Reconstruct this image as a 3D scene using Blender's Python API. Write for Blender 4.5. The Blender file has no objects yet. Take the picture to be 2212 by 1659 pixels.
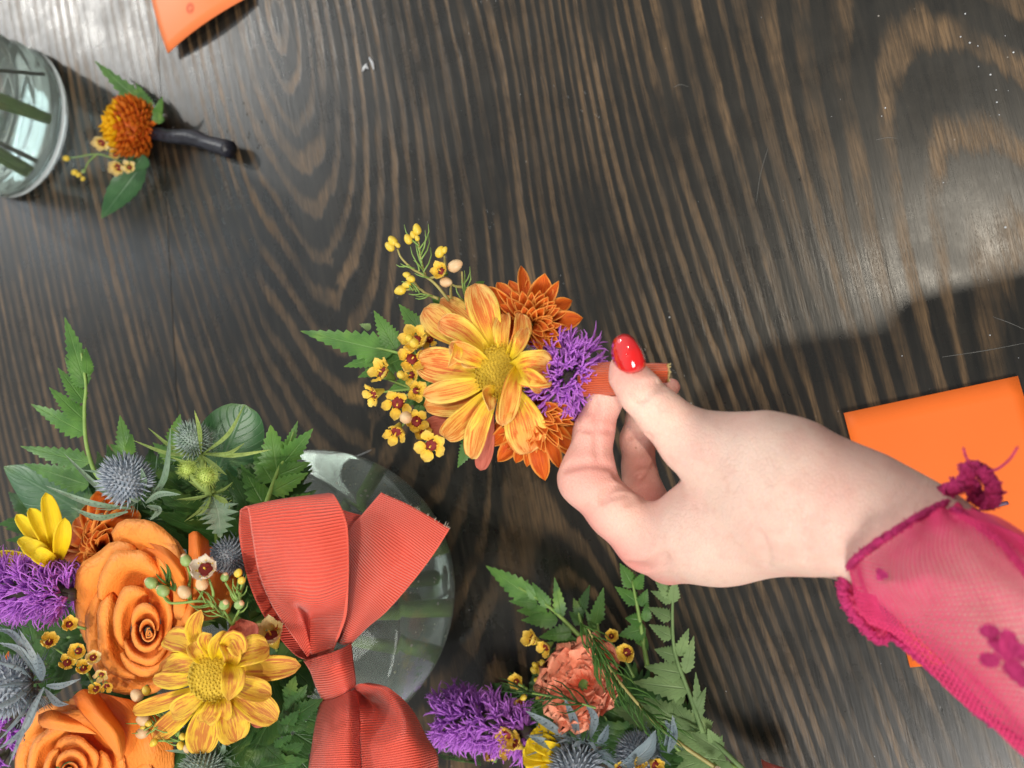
import bpy, math, random, time
import numpy as np
from mathutils import Vector, Matrix
T0 = time.time()
R = math.radians
rnd = random.Random(7)
# ---------------------------------------------------------------- camera, world, lights
scene = bpy.context.scene
FPX = 1609.0                       # focal length in units of a 2212 x 1659 frame
CAMH, TILT = 0.42, R(22)
cam_d = bpy.data.cameras.new('camera')
cam = bpy.data.objects.new('camera', cam_d)
scene.collection.objects.link(cam)
cam.location = (0, 0, CAMH)
cam.rotation_euler = (0, TILT, 0)
cam_d.sensor_width = 36.0
cam_d.lens = 36.0 * FPX / 2212.0
cam_d.clip_start, cam_d.clip_end = 0.01, 50
cam_d.dof.use_dof = True
cam_d.dof.focus_distance = 0.325
cam_d.dof.aperture_fstop = 9.5
scene.camera = cam

w = bpy.data.worlds.new('World'); scene.world = w; w.use_nodes = True
bg = w.node_tree.nodes['Background']
# a room open to daylight on one side: bright towards -x, dim behind the photographer
nt = w.node_tree
tcw = nt.nodes.new('ShaderNodeTexCoord'); dotw = nt.nodes.new('ShaderNodeVectorMath'); dotw.operation = 'DOT_PRODUCT'
dotw.inputs[1].default_value = (-.80, .42, .30); nt.links.new(tcw.outputs['Generated'], dotw.inputs[0])
mrw = nt.nodes.new('ShaderNodeMapRange'); mrw.interpolation_type = 'SMOOTHSTEP'; mrw.inputs[1].default_value = -.55; mrw.inputs[2].default_value = .95
nt.links.new(dotw.outputs['Value'], mrw.inputs[0])
rw_ = nt.nodes.new('ShaderNodeValToRGB'); nt.links.new(mrw.outputs[0], rw_.inputs[0])
rw_.color_ramp.elements[0].color = (.30, .26, .23, 1); rw_.color_ramp.elements[1].color = (1.0, 1.0, .98, 1)
nt.links.new(rw_.outputs[0], bg.inputs[0]); bg.inputs[1].default_value = 0.78

def lamp(name, loc, target, sx, sy, power, col):
    l = bpy.data.lights.new(name, 'AREA'); l.shape = 'RECTANGLE'; l.size = sx; l.size_y = sy
    l.energy = power; l.color = col
    o = bpy.data.objects.new(name, l); scene.collection.objects.link(o)
    o.location = loc
    d = Vector(target) - Vector(loc)
    o.rotation_euler = d.to_track_quat('-Z', 'Y').to_euler()
    return o
lamp('window_light', (-1.7, 0.75, 1.0), (-0.2, 0, 0), 1.0, 0.9, 7, (0.78, 0.90, 1.0))
lamp('front_fill', (0.60, -1.05, 1.35), (0, 0, 0.05), 0.7, 0.6, 31, (1.0, 0.96, 0.90))  # added fill from the camera side, brightens the flowers
DOWN = np.array([.41, .33, 2.0])                # small bright lamp high over the right of the table
dl = bpy.data.lights.new('ceiling_lamp', 'SPOT'); dl.energy = 62; dl.shadow_soft_size = .006; dl.spot_size = R(60); dl.spot_blend = .6; dl.color = (1.0, .90, .74)
dlo = bpy.data.objects.new('ceiling_lamp', dl); scene.collection.objects.link(dlo); dlo.location = DOWN.tolist(); dlo.rotation_euler = (Vector(DOWN) - Vector((0, 0, 0))).to_track_quat('Z', 'Y').to_euler()
sl = bpy.data.lights.new('sun', 'SUN'); sl.energy = 0.78; sl.angle = R(2.0); sl.color = (1.0, .95, .87)
sun = bpy.data.objects.new('sun', sl); scene.collection.objects.link(sun)
SUN = Vector((-.80, .46, .62)).normalized(); sun.rotation_euler = SUN.to_track_quat('Z', 'Y').to_euler(); sun.location = SUN * 3

scene.view_settings.view_transform = 'Standard'
scene.view_settings.look = 'None'
scene.view_settings.exposure = 0.0
scene.render.engine = 'CYCLES'
scene.cycles.max_bounces = 10
scene.cycles.transmission_bounces = 10
scene.cycles.transparent_max_bounces = 16

# ---------------------------------------------------------------- picture point -> place
ct, st = math.cos(TILT), math.sin(TILT)
AX, AY, AZ = np.array([ct, 0, -st]), np.array([0., 1, 0]), np.array([st, 0, ct])
CAM = np.array([0, 0, CAMH])
def ray(px, py):
    x, y = (px - 1106) / FPX, (829.5 - py) / FPX
    return AX * x + AY * y - AZ
def W(px, py, h=0.0):
    r = ray(px, py)
    return CAM + r * ((h - CAMH) / r[2])
def upp(p):                                    # metres per frame unit at p
    return abs(np.dot(np.asarray(p) - CAM, AZ)) / FPX
def toward(p):
    v = CAM - np.asarray(p); return v / np.linalg.norm(v)
def fr(x0, y0, s):                             # coordinate frame of an enlarged view of the photograph
    return lambda x, y: ((x0 + x * s) / 1.82278, (y0 + y * s) / 1.82278)
Z1 = fr(1100, 800, .76854); Z2 = fr(2100, 1200, .93424); Z3 = fr(0, 1150, .57262); Z4 = fr(0, 1900, .67751)
Z5 = fr(800, 1650, .82831); Z6 = fr(1600, 2150, .67812); Z7 = fr(0, 0, .54241); Z8 = fr(3200, 1600, .85862)
ZH = fr(2150, 1280, .42208); ZW = fr(600, 0, .78377); ZR = fr(2300, 0, .90397)
def P(Z, x, y, h): return W(*Z(x, y), h)
def unit(v):
    v = np.asarray(v, float); return v / (np.linalg.norm(v) + 1e-12)

# ---------------------------------------------------------------- materials
MATS = {}
class NT:
    def __init__(s, name):
        s.m = bpy.data.materials.new(name); s.m.use_nodes = True; s.t = s.m.node_tree; s.t.nodes.clear()
        s.out = s.t.nodes.new('ShaderNodeOutputMaterial'); MATS[name] = s.m
    def n(s, typ, ins=None, **kw):
        nd = s.t.nodes.new('ShaderNode' + typ)
        for k, v in kw.items(): setattr(nd, k, v)
        for k, v in (ins or {}).items(): s.set(nd.inputs[k], v)
        return nd
    def set(s, inp, v):
        if isinstance(v, bpy.types.NodeSocket): s.t.links.new(v, inp)
        elif isinstance(v, (tuple, list)) and len(v) == 3 and inp.type == 'RGBA': inp.default_value = (*v, 1)
        else: inp.default_value = v
    def math(s, op, a, b=0.0, c=0.0):
        nd = s.n('Math', operation=op); s.set(nd.inputs[0], a); s.set(nd.inputs[1], b); s.set(nd.inputs[2], c); return nd.outputs[0]
    def mix(s, f, a, b, bt='MIX'):
        nd = s.n('Mix', data_type='RGBA', blend_type=bt); s.set(nd.inputs[0], f); s.set(nd.inputs[6], a); s.set(nd.inputs[7], b); return nd.outputs[2]
    def ramp(s, f, stops, interp='LINEAR'):
        nd = s.n('ValToRGB'); s.set(nd.inputs[0], f); e = nd.color_ramp.elements; nd.color_ramp.interpolation = interp
        while len(e) < len(stops): e.new(0.5)
        for i, (p, c) in enumerate(stops):
            e[i].position = p; e[i].color = (*c, 1) if len(c) == 3 else c
        return nd.outputs[0]
    def fac(s, f, a, b):                        # smooth 0..1 of f between a and b
        nd = s.n('MapRange', interpolation_type='SMOOTHSTEP'); s.set(nd.inputs[0], f)
        nd.inputs[1].default_value = a; nd.inputs[2].default_value = b; return nd.outputs[0]
    def noise(s, vec, scale, det=3, rough=.55, dist=0.0, out=0):
        nd = s.n('TexNoise', {'Vector': vec, 'Scale': scale, 'Detail': det, 'Roughness': rough, 'Distortion': dist}); return nd.outputs[out]
    def scale(s, vec, xyz):
        nd = s.n('VectorMath', operation='MULTIPLY'); s.set(nd.inputs[0], vec); nd.inputs[1].default_value = xyz; return nd.outputs[0]
    def uv(s): return s.n('TexCoord').outputs['UV']
    def obj(s): return s.n('TexCoord').outputs['Object']
    def sep(s, v): return s.n('SeparateXYZ', {0: v}).outputs
    def attr(s, name): return s.n('Attribute', attribute_name=name).outputs['Fac']
    def rand(s): return s.n('ObjectInfo').outputs['Random']
    def bump(s, h, d=.001, st=1.0, nrm=None):
        nd = s.n('Bump', {'Height': h, 'Distance': d, 'Strength': st})
        if nrm is not None: s.set(nd.inputs['Normal'], nrm)
        return nd.outputs[0]
    def done(s, col, rough=.5, nrm=None, trans=0.0, tcol=None, **kw):
        p = s.n('BsdfPrincipled'); s.set(p.inputs['Base Color'], col); s.set(p.inputs['Roughness'], rough)
        for k, v in kw.items(): s.set(p.inputs[k.replace('_', ' ')], v)
        if nrm is not None: s.set(p.inputs['Normal'], nrm)
        o = p.outputs[0]
        if trans:
            tr = s.n('BsdfTranslucent'); s.set(tr.inputs[0], tcol if tcol is not None else col)
            if nrm is not None: s.set(tr.inputs[1], nrm)
            mx = s.n('MixShader', {0: trans}); s.t.links.new(o, mx.inputs[1]); s.t.links.new(tr.outputs[0], mx.inputs[2]); o = mx.outputs[0]
        s.t.links.new(o, s.out.inputs[0]); return s.m

def petal_mat(name, base, mid, tip, streak, amount=.5, edge=.0, freq=9.0, rough=.5, trans=.16, edgecol=None, spec=.3):
    s = NT(name); uv = s.uv(); x, y, z = s.sep(uv)
    rnd_ = s.rand()
    off = s.n('VectorMath', operation='ADD'); s.set(off.inputs[0], s.scale(uv, (freq, .9, 1)))
    cmb = s.n('CombineXYZ', {0: s.math('MULTIPLY', rnd_, 37.0), 1: s.math('MULTIPLY', rnd_, 11.0)}); s.set(off.inputs[1], cmb.outputs[0])
    nz = s.noise(off.outputs[0], 2.2, 4, .65)
    nz2 = s.noise(s.scale(off.outputs[0], (.28, 1.6, 1)), 1.6, 3)
    col = s.ramp(y, [(0, base), (.35, mid), (1, tip)])
    m = s.math('MULTIPLY', s.fac(nz, .43, .56), s.fac(nz2, .36, .56))
    a = s.math('ABSOLUTE', s.math('SUBTRACT', s.math('MULTIPLY', x, 2.0), 1.0))
    if edge:
        m = s.math('ADD', s.math('MULTIPLY', m, amount), s.math('MULTIPLY', s.fac(a, .9, .3), edge))
        m = s.math('MULTIPLY', m, s.fac(y, .08, .5)); m = s.math('MINIMUM', m, 1.0)
    else: m = s.math('MULTIPLY', m, amount)
    col = s.mix(m, col, streak)
    if edgecol: col = s.mix(s.math('MULTIPLY', s.fac(a, .72, 1.0), .8), col, edgecol)
    col = s.mix(s.math('MULTIPLY', rnd_, .16), col, tuple(c * .6 for c in mid))
    veins = s.noise(s.scale(uv, (46, 2.2, 1)), 1.0, 2)
    return s.done(col, rough, s.bump(veins, .0006, .6), trans, Specular_IOR_Level=spec)

M = {}
M['daisy'] = petal_mat('daisy_petal', (.93, .66, .012), (.96, .73, .06), (.95, .64, .24), (.72, .17, .035), 1.0, .42, 11)
M['daisy2'] = petal_mat('garden_daisy_petal', (.92, .66, .01), (.94, .70, .03), (.93, .62, .10), (.60, .19, .05), .95, .35, 6)
M['yellow'] = petal_mat('yellow_petal', (.88, .52, .0), (.96, .70, .01), (.98, .76, .03), (.88, .44, .02), .35)
M['rust'] = petal_mat('rust_petal', (.50, .07, .005), (.68, .115, .008), (.78, .17, .014), (.48, .045, .004), .7, 0, 6, .5, .14, (.90, .38, .07))
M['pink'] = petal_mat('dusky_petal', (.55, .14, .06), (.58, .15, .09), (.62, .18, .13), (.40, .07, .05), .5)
M['purple'] = petal_mat('violet_floret', (.50, .10, .70), (.74, .26, 1.0), (.82, .34, 1.0), (.62, .15, .88), .3, 0, 3, .55, .2)
M['waxp'] = petal_mat('wax_petal', (.86, .48, .03), (.94, .66, .08), (.96, .74, .20), (.84, .46, .07), .4, 0, 3)
M['waxpale'] = petal_mat('pale_wax_petal', (.80, .60, .10), (.86, .70, .30), (.88, .76, .45), (.80, .50, .20), .3, 0, 3)
M['carn'] = petal_mat('coral_petal', (.92, .17, .08), (1.0, .29, .16), (1.0, .42, .27), (.92, .24, .15), .5, 0, 5, .5, .10)

def rose_mat():
    s = NT('rose_petal'); uv = s.uv(); x, y, z = s.sep(uv); ob = s.obj()
    vo = s.n('TexVoronoi', {'Vector': s.scale(uv, (9, 6, 1)), 'Scale': 1.6}, feature='DISTANCE_TO_EDGE')
    d = s.noise(ob, 160, 3)
    vv = s.math('MULTIPLY', s.fac(vo.outputs[0], .07, .0), s.fac(d, .45, .6))
    col = s.ramp(y, [(0, (.90, .20, .025)), (.45, (.95, .28, .04)), (.85, (.97, .36, .07)), (1, (.96, .40, .10))])
    col = s.mix(s.math('MULTIPLY', s.noise(ob, 60, 3), .45), col, (.88, .22, .025))
    col = s.mix(s.math('MULTIPLY', s.math('MULTIPLY', vv, s.fac(y, .45, .95)), .42), col, (.50, .09, .01))
    h = s.math('ADD', s.math('MULTIPLY', vo.outputs[0], 1.2), s.math('ADD', s.noise(s.scale(uv, (40, 6, 1)), 1.2, 3), s.math('MULTIPLY', s.noise(ob, 110, 3, .55), .8)))
    return s.done(col, .48, s.bump(h, .0007, .6), .14, Specular_IOR_Level=.3)
M['rose'] = rose_mat()

def leaf_mat(name, a, b, vein, rough=.42, trans=.25, blue=0):
    s = NT(name); uv = s.uv(); x, y, z = s.sep(uv)
    ax = s.math('ABSOLUTE', s.math('SUBTRACT', x, .5))
    side = s.math('SUBTRACT', s.math('MULTIPLY', y, 9.0), s.math('MULTIPLY', ax, 7.0))
    fr_ = s.math('ABSOLUTE', s.math('SUBTRACT', s.math('FRACT', side), .5))
    v = s.math('MAXIMUM', s.fac(ax, .05, .0), s.math('MULTIPLY', s.fac(fr_, .12, .0), .45))
    nz = s.noise(s.obj(), 90, 4)
    col = s.mix(s.fac(nz, .3, .7), a, b)
    col = s.mix(s.math('MULTIPLY', s.rand(), .35), col, tuple(c * .7 for c in a))
    col = s.mix(s.math('MULTIPLY', v, .6), col, vein)
    ag = s.math('MULTIPLY', s.fac(s.noise(s.obj(), 45, 3), .58, .72), .45); ag = s.math('MAXIMUM', ag, s.math('MULTIPLY', s.fac(y, .93, 1.0), .5)); col = s.mix(ag, col, tuple(min(1, c * 1.3 + q) for c, q in zip(b, (.10, .05, .0))))
    h = s.math('ADD', s.math('MULTIPLY', v, -.6), s.math('MULTIPLY', nz, .5))
    return s.done(col, rough, s.bump(h, .0006, .7), trans, tuple(min(1, c * 1.6) for c in b), Specular_IOR_Level=.4)
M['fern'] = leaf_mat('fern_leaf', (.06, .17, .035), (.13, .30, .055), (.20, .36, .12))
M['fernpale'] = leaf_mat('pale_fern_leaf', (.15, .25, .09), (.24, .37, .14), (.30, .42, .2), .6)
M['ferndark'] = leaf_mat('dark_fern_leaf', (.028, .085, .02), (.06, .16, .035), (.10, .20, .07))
M['broad'] = leaf_mat('broad_leaf', (.05, .15, .06), (.09, .22, .09), (.17, .30, .17), .32)
M['sea'] = leaf_mat('thistle_bract', (.14, .25, .14), (.30, .42, .32), (.46, .56, .46), .5)
M['seablue'] = leaf_mat('blue_thistle_bract', (.15, .21, .25), (.30, .38, .42), (.46, .52, .55), .5)
M['sealime'] = leaf_mat('lime_thistle_bract', (.22, .32, .08), (.36, .48, .14), (.50, .58, .25), .55)

def plain(name, c1, c2=None, scale=120, rough=.5, bump=.0, **kw):
    s = NT(name); nz = s.noise(s.obj(), scale, 4)
    col = s.mix(s.fac(nz, .3, .7), c1, c2 or tuple(c * .7 for c in c1))
    return s.done(col, rough, s.bump(nz, bump, 1.0) if bump else None, **kw)
M['stem'] = plain('green_stem', (.24, .38, .09), (.16, .28, .06))
M['stempale'] = plain('straw_stem', (.42, .36, .12), (.28, .26, .08))
M['bud'] = plain('yellow_bud', (.80, .58, .05), (.70, .52, .08), 300, .4, trans=.15)
M['budpink'] = plain('blush_bud', (.74, .46, .25), (.70, .52, .30), 300, .45, trans=.15)
M['budgreen'] = plain('green_bud', (.22, .38, .10), (.34, .46, .18), 300, .45, trans=.15)
M['budwhite'] = plain('white_bud', (.82, .78, .66), (.74, .62, .48), 300, .4, trans=.2)
M['wine'] = plain('wine_red_cup', (.14, .006, .009), (.20, .012, .010), 400, .75)
M['disc'] = plain('flower_disc', (.50, .34, .02), (.66, .46, .03), 900, .7, .0006)
M['stamen'] = plain('stamen', (.85, .50, .03), (.80, .58, .10), 500)
M['core'] = plain('dark_calyx', (.035, .015, .03), (.05, .06, .02), 300, .7)
M['headblue'] = plain('thistle_head_blue', (.17, .22, .28), (.40, .44, .50), 500, .7)
M['headgreen'] = plain('thistle_head_green', (.18, .27, .20), (.34, .42, .40), 500, .7)
M['headlime'] = plain('thistle_head_lime', (.30, .42, .06), (.44, .54, .14), 500, .7)
M['pom'] = petal_mat('pompon_petal', (.55, .10, .01), (.70, .17, .012), (.76, .24, .02), (.60, .06, .01), .5)
M['pomy'] = petal_mat('pompon_heart_petal', (.80, .34, .0), (.88, .48, .005), (.92, .56, .01), (.80, .30, .01), .3)
M['blackwrap'] = plain('black_stem_wrap', (.008, .009, .016), (.02, .022, .035), 200, .38, .0006)
M['thread'] = plain('magenta_cord', (.40, .012, .10), (.58, .03, .17), 900, .85, .0010)

def ribbon_mat(name, c1, c2, n, across=True):
    s = NT(name); uv = s.uv(); x, y, z = s.sep(uv)
    t = s.math('MULTIPLY', y if across else x, n); t = s.math('ADD', t, s.math('MULTIPLY', s.noise(s.obj(), 45, 2), .9))
    wv = s.math('SINE', s.math('MULTIPLY', t, 6.28318))
    e = s.math('ABSOLUTE', s.math('SUBTRACT', s.math('MULTIPLY', x if across else y, 2.0), 1.0))
    sel = s.fac(e, .95, .965)
    col = s.mix(s.fac(wv, -.6, .9), c2, c1)
    col = s.mix(s.math('MULTIPLY', s.noise(s.obj(), 60, 3), .22), col, tuple(c * .6 for c in c1))
    col = s.mix(s.math('MULTIPLY', sel, .5), col, tuple(min(1, c * 1.1 + .03) for c in c1))
    h = s.math('MULTIPLY', wv, s.math('SUBTRACT', 1.0, s.math('MULTIPLY', sel, .7)))
    h = s.math('ADD', h, s.math('ADD', s.math('MULTIPLY', s.noise(s.scale(uv, (160, 8, 1)), 1.0, 2), .5), s.math('MULTIPLY', s.noise(s.obj(), 130, 3), 2.5)))
    return s.done(col, .52, s.bump(h, .00035, .9), .10, Sheen_Weight=.25, Sheen_Roughness=.4)
M['ribbon'] = ribbon_mat('coral_ribbon', (.94, .125, .07), (.76, .062, .036), 1.0)   # v already counts ribs
M['wrap'] = ribbon_mat('orange_ribbon', (.88, .15, .035), (.68, .08, .02), 1.0)

def paper_mat(name, c, rough=.6):
    s = NT(name); ob = s.obj()
    n1 = s.noise(ob, 9, 4, .6); n2 = s.noise(ob, 55, 3)
    col = s.mix(s.math('MULTIPLY', s.fac(n1, .35, .7), .25), c, tuple(k * .8 for k in c))
    spots = s.n('TexVoronoi', {'Vector': ob, 'Scale': 26.0})
    col = s.mix(s.math('MULTIPLY', s.fac(spots.outputs[0], .13, .07), s.fac(n2, .50, .56)), col, (.62, .09, .01))
    return s.done(col, rough, s.bump(s.noise(ob, 1500, 2), .0001, .5), .05, Specular_IOR_Level=.35)
M['card'] = paper_mat('orange_card', (.88, .165, .018))
M['card2'] = paper_mat('light_orange_card', (.90, .23, .07), .45)

def wood_mat():
    s = NT('stained_wood'); ob = s.n('NewGeometry').outputs['Position']
    rot = s.n('VectorRotate', {'Vector': ob, 'Angle': R(-12)}, rotation_type='Z_AXIS').outputs[0]
    ring = s.attr('ring')
    warp = s.noise(s.scale(rot, (20, 3.0, 1)), 1.0, 3)
    warp2 = s.noise(s.scale(rot, (230, 24, 1)), 1.0, 4, .7)
    r = s.math('ADD', s.math('ADD', ring, s.math('MULTIPLY', warp, 1.7)), s.math('MULTIPLY', warp2, .42))
    f = s.math('FRACT', r)
    idn = s.n('TexWhiteNoise', {'W': s.math('FLOOR', r)}, noise_dimensions='1D').outputs[0]
    lo = s.math('MULTIPLY_ADD', idn, .32, .35)
    up = s.fac(s.math('SUBTRACT', f, lo), -.13, .13); dn = s.fac(f, 1.0, .84)
    band = s.math('MULTIPLY', up, dn)
    fib = s.noise(s.scale(rot, (900, 34, 1)), 1.0, 4, .7)
    fib2 = s.noise(s.scale(rot, (260, 20, 1)), 1.0, 3, .6)
    blot = s.noise(s.scale(rot, (26, 9, 1)), 1.0, 4, .6)
    blot2 = s.noise(s.scale(rot, (60, 60, 1)), 1.0, 3, .6)
    idb = s.n('TexWhiteNoise', {'W': s.math('ADD', s.math('FLOOR', r), 51.3)}, noise_dimensions='1D').outputs[0]
    band = s.math('MULTIPLY', band, s.math('MULTIPLY_ADD', idb, .65, .45))
    b = s.math('MULTIPLY', band, s.fac(blot, .30, .56))
    b = s.math('MULTIPLY', b, s.math('MULTIPLY_ADD', s.fac(blot2, .25, .6), .35, .65))
    b = s.math('MULTIPLY', b, s.math('MULTIPLY_ADD', s.fac(fib, .34, .60), .65, .35))
    brown = s.mix(s.fac(fib2, .3, .7), (.165, .102, .050), (.088, .056, .029))
    dark = s.mix(s.fac(fib2, .3, .75), (.0085, .0088, .0080), (.019, .0170, .0135))
    col = s.mix(b, dark, brown)
    # dents, scratches and dust specks
    pv = s.n('TexVoronoi', {'Vector': s.scale(rot, (1, .55, 1)), 'Scale': 210.0})
    pits = s.math('MULTIPLY', s.fac(pv.outputs[0], .16, .06), s.fac(s.noise(rot, 13, 3), .56, .66))
    h = s.math('ADD', s.math('MULTIPLY', fib, .5), s.math('MULTIPLY', fib2, .7))
    h = s.math('ADD', h, s.math('MULTIPLY', b, .5))
    h = s.math('SUBTRACT', h, s.math('MULTIPLY', pits, 2.5))
    dust = s.n('TexVoronoi', {'Vector': rot, 'Scale': 95.0})
    dm = s.math('MULTIPLY', s.fac(dust.outputs[0], .05, .035), s.fac(s.noise(rot, 40, 2), .60, .64))
    col = s.mix(s.math('MULTIPLY', dm, .6), col, (.35, .33, .30))
    rough = s.math('MULTIPLY_ADD', s.fac(s.noise(rot, 30, 4, .6), .3, .7), .10, .24)
    rough = s.math('ADD', rough, s.math('MULTIPLY', b, .06))
    p = s.bump(h, .00024, .5)
    return s.done(col, rough, p, Specular_IOR_Level=.38)
M['wood'] = wood_mat()

def skin_mat():
    s = NT('skin'); ob = s.obj(); pk = s.attr('pink')
    n1 = s.noise(ob, 28, 4, .6); n2 = s.noise(ob, 260, 3)
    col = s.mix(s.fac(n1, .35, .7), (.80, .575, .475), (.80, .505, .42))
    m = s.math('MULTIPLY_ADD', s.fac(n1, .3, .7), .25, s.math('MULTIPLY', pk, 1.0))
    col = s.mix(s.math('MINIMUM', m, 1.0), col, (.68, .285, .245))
    col = s.mix(s.math('MULTIPLY', s.fac(n2, .5, .75), .22), col, (.64, .31, .24))
    n3 = s.noise(ob, 75, 4, .6); col = s.mix(s.math('MULTIPLY', s.fac(n3, .48, .7), .22), col, (.66, .33, .28))
    fk = s.n('TexVoronoi', {'Vector': ob, 'Scale': 70.0})
    col = s.mix(s.math('MULTIPLY', s.fac(fk.outputs[0], .045, .02), .5), col, (.35, .16, .10))
    v = s.n('TexVoronoi', {'Vector': s.scale(ob, (1, .6, 1)), 'Scale': 900.0}, feature='DISTANCE_TO_EDGE')
    lines = s.noise(s.scale(s.n('VectorRotate', {'Vector': ob, 'Angle': R(38)}, rotation_type='Z_AXIS').outputs[0], (330, 40, 60)), 1.0, 2)
    h = s.math('ADD', s.math('MULTIPLY', s.fac(v.outputs[0], 0, .12), .35), s.math('MULTIPLY', lines, 1.1))
    return s.done(col, .50, s.bump(h, .00042, .7), Subsurface_Weight=.22, Subsurface_Radius=(.010, .004, .002), Subsurface_Scale=.2, Specular_IOR_Level=.35)
M['skin'] = skin_mat()
s = NT('red_nail_polish')
M['nail'] = s.done(s.mix(s.fac(s.noise(s.obj(), 120, 2), .4, .6), (.62, .010, .012), (.52, .014, .018)), .08, None, Coat_Weight=1.0, Coat_Roughness=.03)
# glass and water; pale diffuse mixed in stands for light caught in them
s = NT('brightened_glass'); g = s.n('BsdfPrincipled', {'Base Color': (.95, .99, .97), 'Roughness': 0.0, 'Transmission Weight': 1.0, 'IOR': 1.48})
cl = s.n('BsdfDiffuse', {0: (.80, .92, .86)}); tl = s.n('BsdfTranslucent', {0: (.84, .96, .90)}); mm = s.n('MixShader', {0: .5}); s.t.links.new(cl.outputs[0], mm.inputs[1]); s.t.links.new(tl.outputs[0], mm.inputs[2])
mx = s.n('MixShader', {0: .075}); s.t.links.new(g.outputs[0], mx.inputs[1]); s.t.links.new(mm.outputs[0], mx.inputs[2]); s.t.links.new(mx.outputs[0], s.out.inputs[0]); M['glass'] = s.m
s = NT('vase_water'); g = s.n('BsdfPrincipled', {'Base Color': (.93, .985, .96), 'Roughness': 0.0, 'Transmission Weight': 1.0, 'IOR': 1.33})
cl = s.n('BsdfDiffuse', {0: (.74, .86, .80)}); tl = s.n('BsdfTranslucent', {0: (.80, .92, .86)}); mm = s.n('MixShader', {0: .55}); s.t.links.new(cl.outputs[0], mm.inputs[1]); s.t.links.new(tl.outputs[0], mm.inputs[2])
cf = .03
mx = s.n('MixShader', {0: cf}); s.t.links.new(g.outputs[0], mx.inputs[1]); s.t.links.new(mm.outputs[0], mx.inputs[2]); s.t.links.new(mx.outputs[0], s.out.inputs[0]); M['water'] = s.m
# sheer magenta fabric
s = NT('sheer_magenta')
d = s.n('BsdfPrincipled', {'Base Color': (.92, .09, .25), 'Roughness': .9}); tr = s.n('BsdfTransparent'); tl = s.n('BsdfTranslucent', {0: (.7, .06, .2)})
m1 = s.n('MixShader', {0: .4}); s.t.links.new(d.outputs[0], m1.inputs[1]); s.t.links.new(tl.outputs[0], m1.inputs[2])
dens = s.attr('dens'); m2 = s.n('MixShader', {0: dens}); s.t.links.new(tr.outputs[0], m2.inputs[1]); s.t.links.new(m1.outputs[0], m2.inputs[2]); s.t.links.new(m2.outputs[0], s.out.inputs[0]); M['sheer'] = s.m
M['net'] = plain('magenta_net_thread', (.80, .045, .19), (.88, .06, .23), 300, .8)

# ---------------------------------------------------------------- objects
def thing(name, label, cat, loc=(0, 0, 0), group=None):
    o = bpy.data.objects.new(name, None); scene.collection.objects.link(o); o.empty_display_size = .01
    o.location = [float(v) for v in loc]; o['label'] = label; o['category'] = cat
    if group: o['group'] = group
    return o
def rootloc(o):
    l = Vector((0, 0, 0))
    while o is not None: l = l + o.location; o = o.parent
    return np.array(l)
def mesh(name, geo, mat, parent=None, smooth=True, kind=None, attrs=None):
    V, F = np.asarray(geo[0], float), geo[1]
    if parent is not None: V = V - rootloc(parent)
    me = bpy.data.meshes.new(name); me.from_pydata(V.tolist(), [], F)
    if len(geo) > 2 and geo[2] is not None:
        uvl = me.uv_layers.new(name='UVMap'); uv = np.asarray(geo[2], float)
        idx = np.empty(len(me.loops), np.int32); me.loops.foreach_get('vertex_index', idx)
        uvl.data.foreach_set('uv', uv[idx].ravel())
    for k, a in (attrs or {}).items():
        at = me.attributes.new(k, 'FLOAT', 'POINT'); at.data.foreach_set('value', np.asarray(a, np.float32))
    me.materials.append(mat)
    if smooth: me.polygons.foreach_set('use_smooth', [True] * len(me.polygons))
    o = bpy.data.objects.new(name, me); scene.collection.objects.link(o)
    if parent is not None: o.parent = parent
    if kind: o['kind'] = kind
    return o
def join(gs):
    V, F, U, n = [], [], [], 0
    for g in gs:
        v = np.asarray(g[0], float); V.append(v); F += [tuple(i + n for i in f) for f in g[1]]
        U.append(np.asarray(g[2], float) if len(g) > 2 and g[2] is not None else np.zeros((len(v), 2))); n += len(v)
    return np.vstack(V), F, np.vstack(U)
def crom(pts, n):                               # smooth curve through points
    p = np.asarray(pts, float)
    if len(p) == 2: return p[0] + (p[1] - p[0]) * np.linspace(0, 1, n)[:, None]
    q = np.vstack([2 * p[0] - p[1], p, 2 * p[-1] - p[-2]]); m = len(p) - 1; out = []
    for t in np.linspace(0, m, n):
        i = min(int(t), m - 1); u = t - i; a, b, c, d = q[i:i + 4]
        out.append(.5 * (2 * b + (c - a) * u + (2 * a - 5 * b + 4 * c - d) * u * u + (3 * b - a - 3 * c + d) * u ** 3))
    return np.array(out)
def frames(c, nrm):
    t = np.gradient(c, axis=0); t /= np.linalg.norm(t, axis=1)[:, None] + 1e-12
    s_ = np.cross(t, nrm); s_ /= np.linalg.norm(s_, axis=1)[:, None] + 1e-12
    n_ = np.cross(s_, t); return t, s_, n_
def gridfaces(a, b, closed=False):
    F = []
    for i in range(a - 1):
        for j in range(b if closed else b - 1):
            k = (j + 1) % b; F.append((i * b + j, i * b + k, (i + 1) * b + k, (i + 1) * b + j))
    return F
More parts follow.
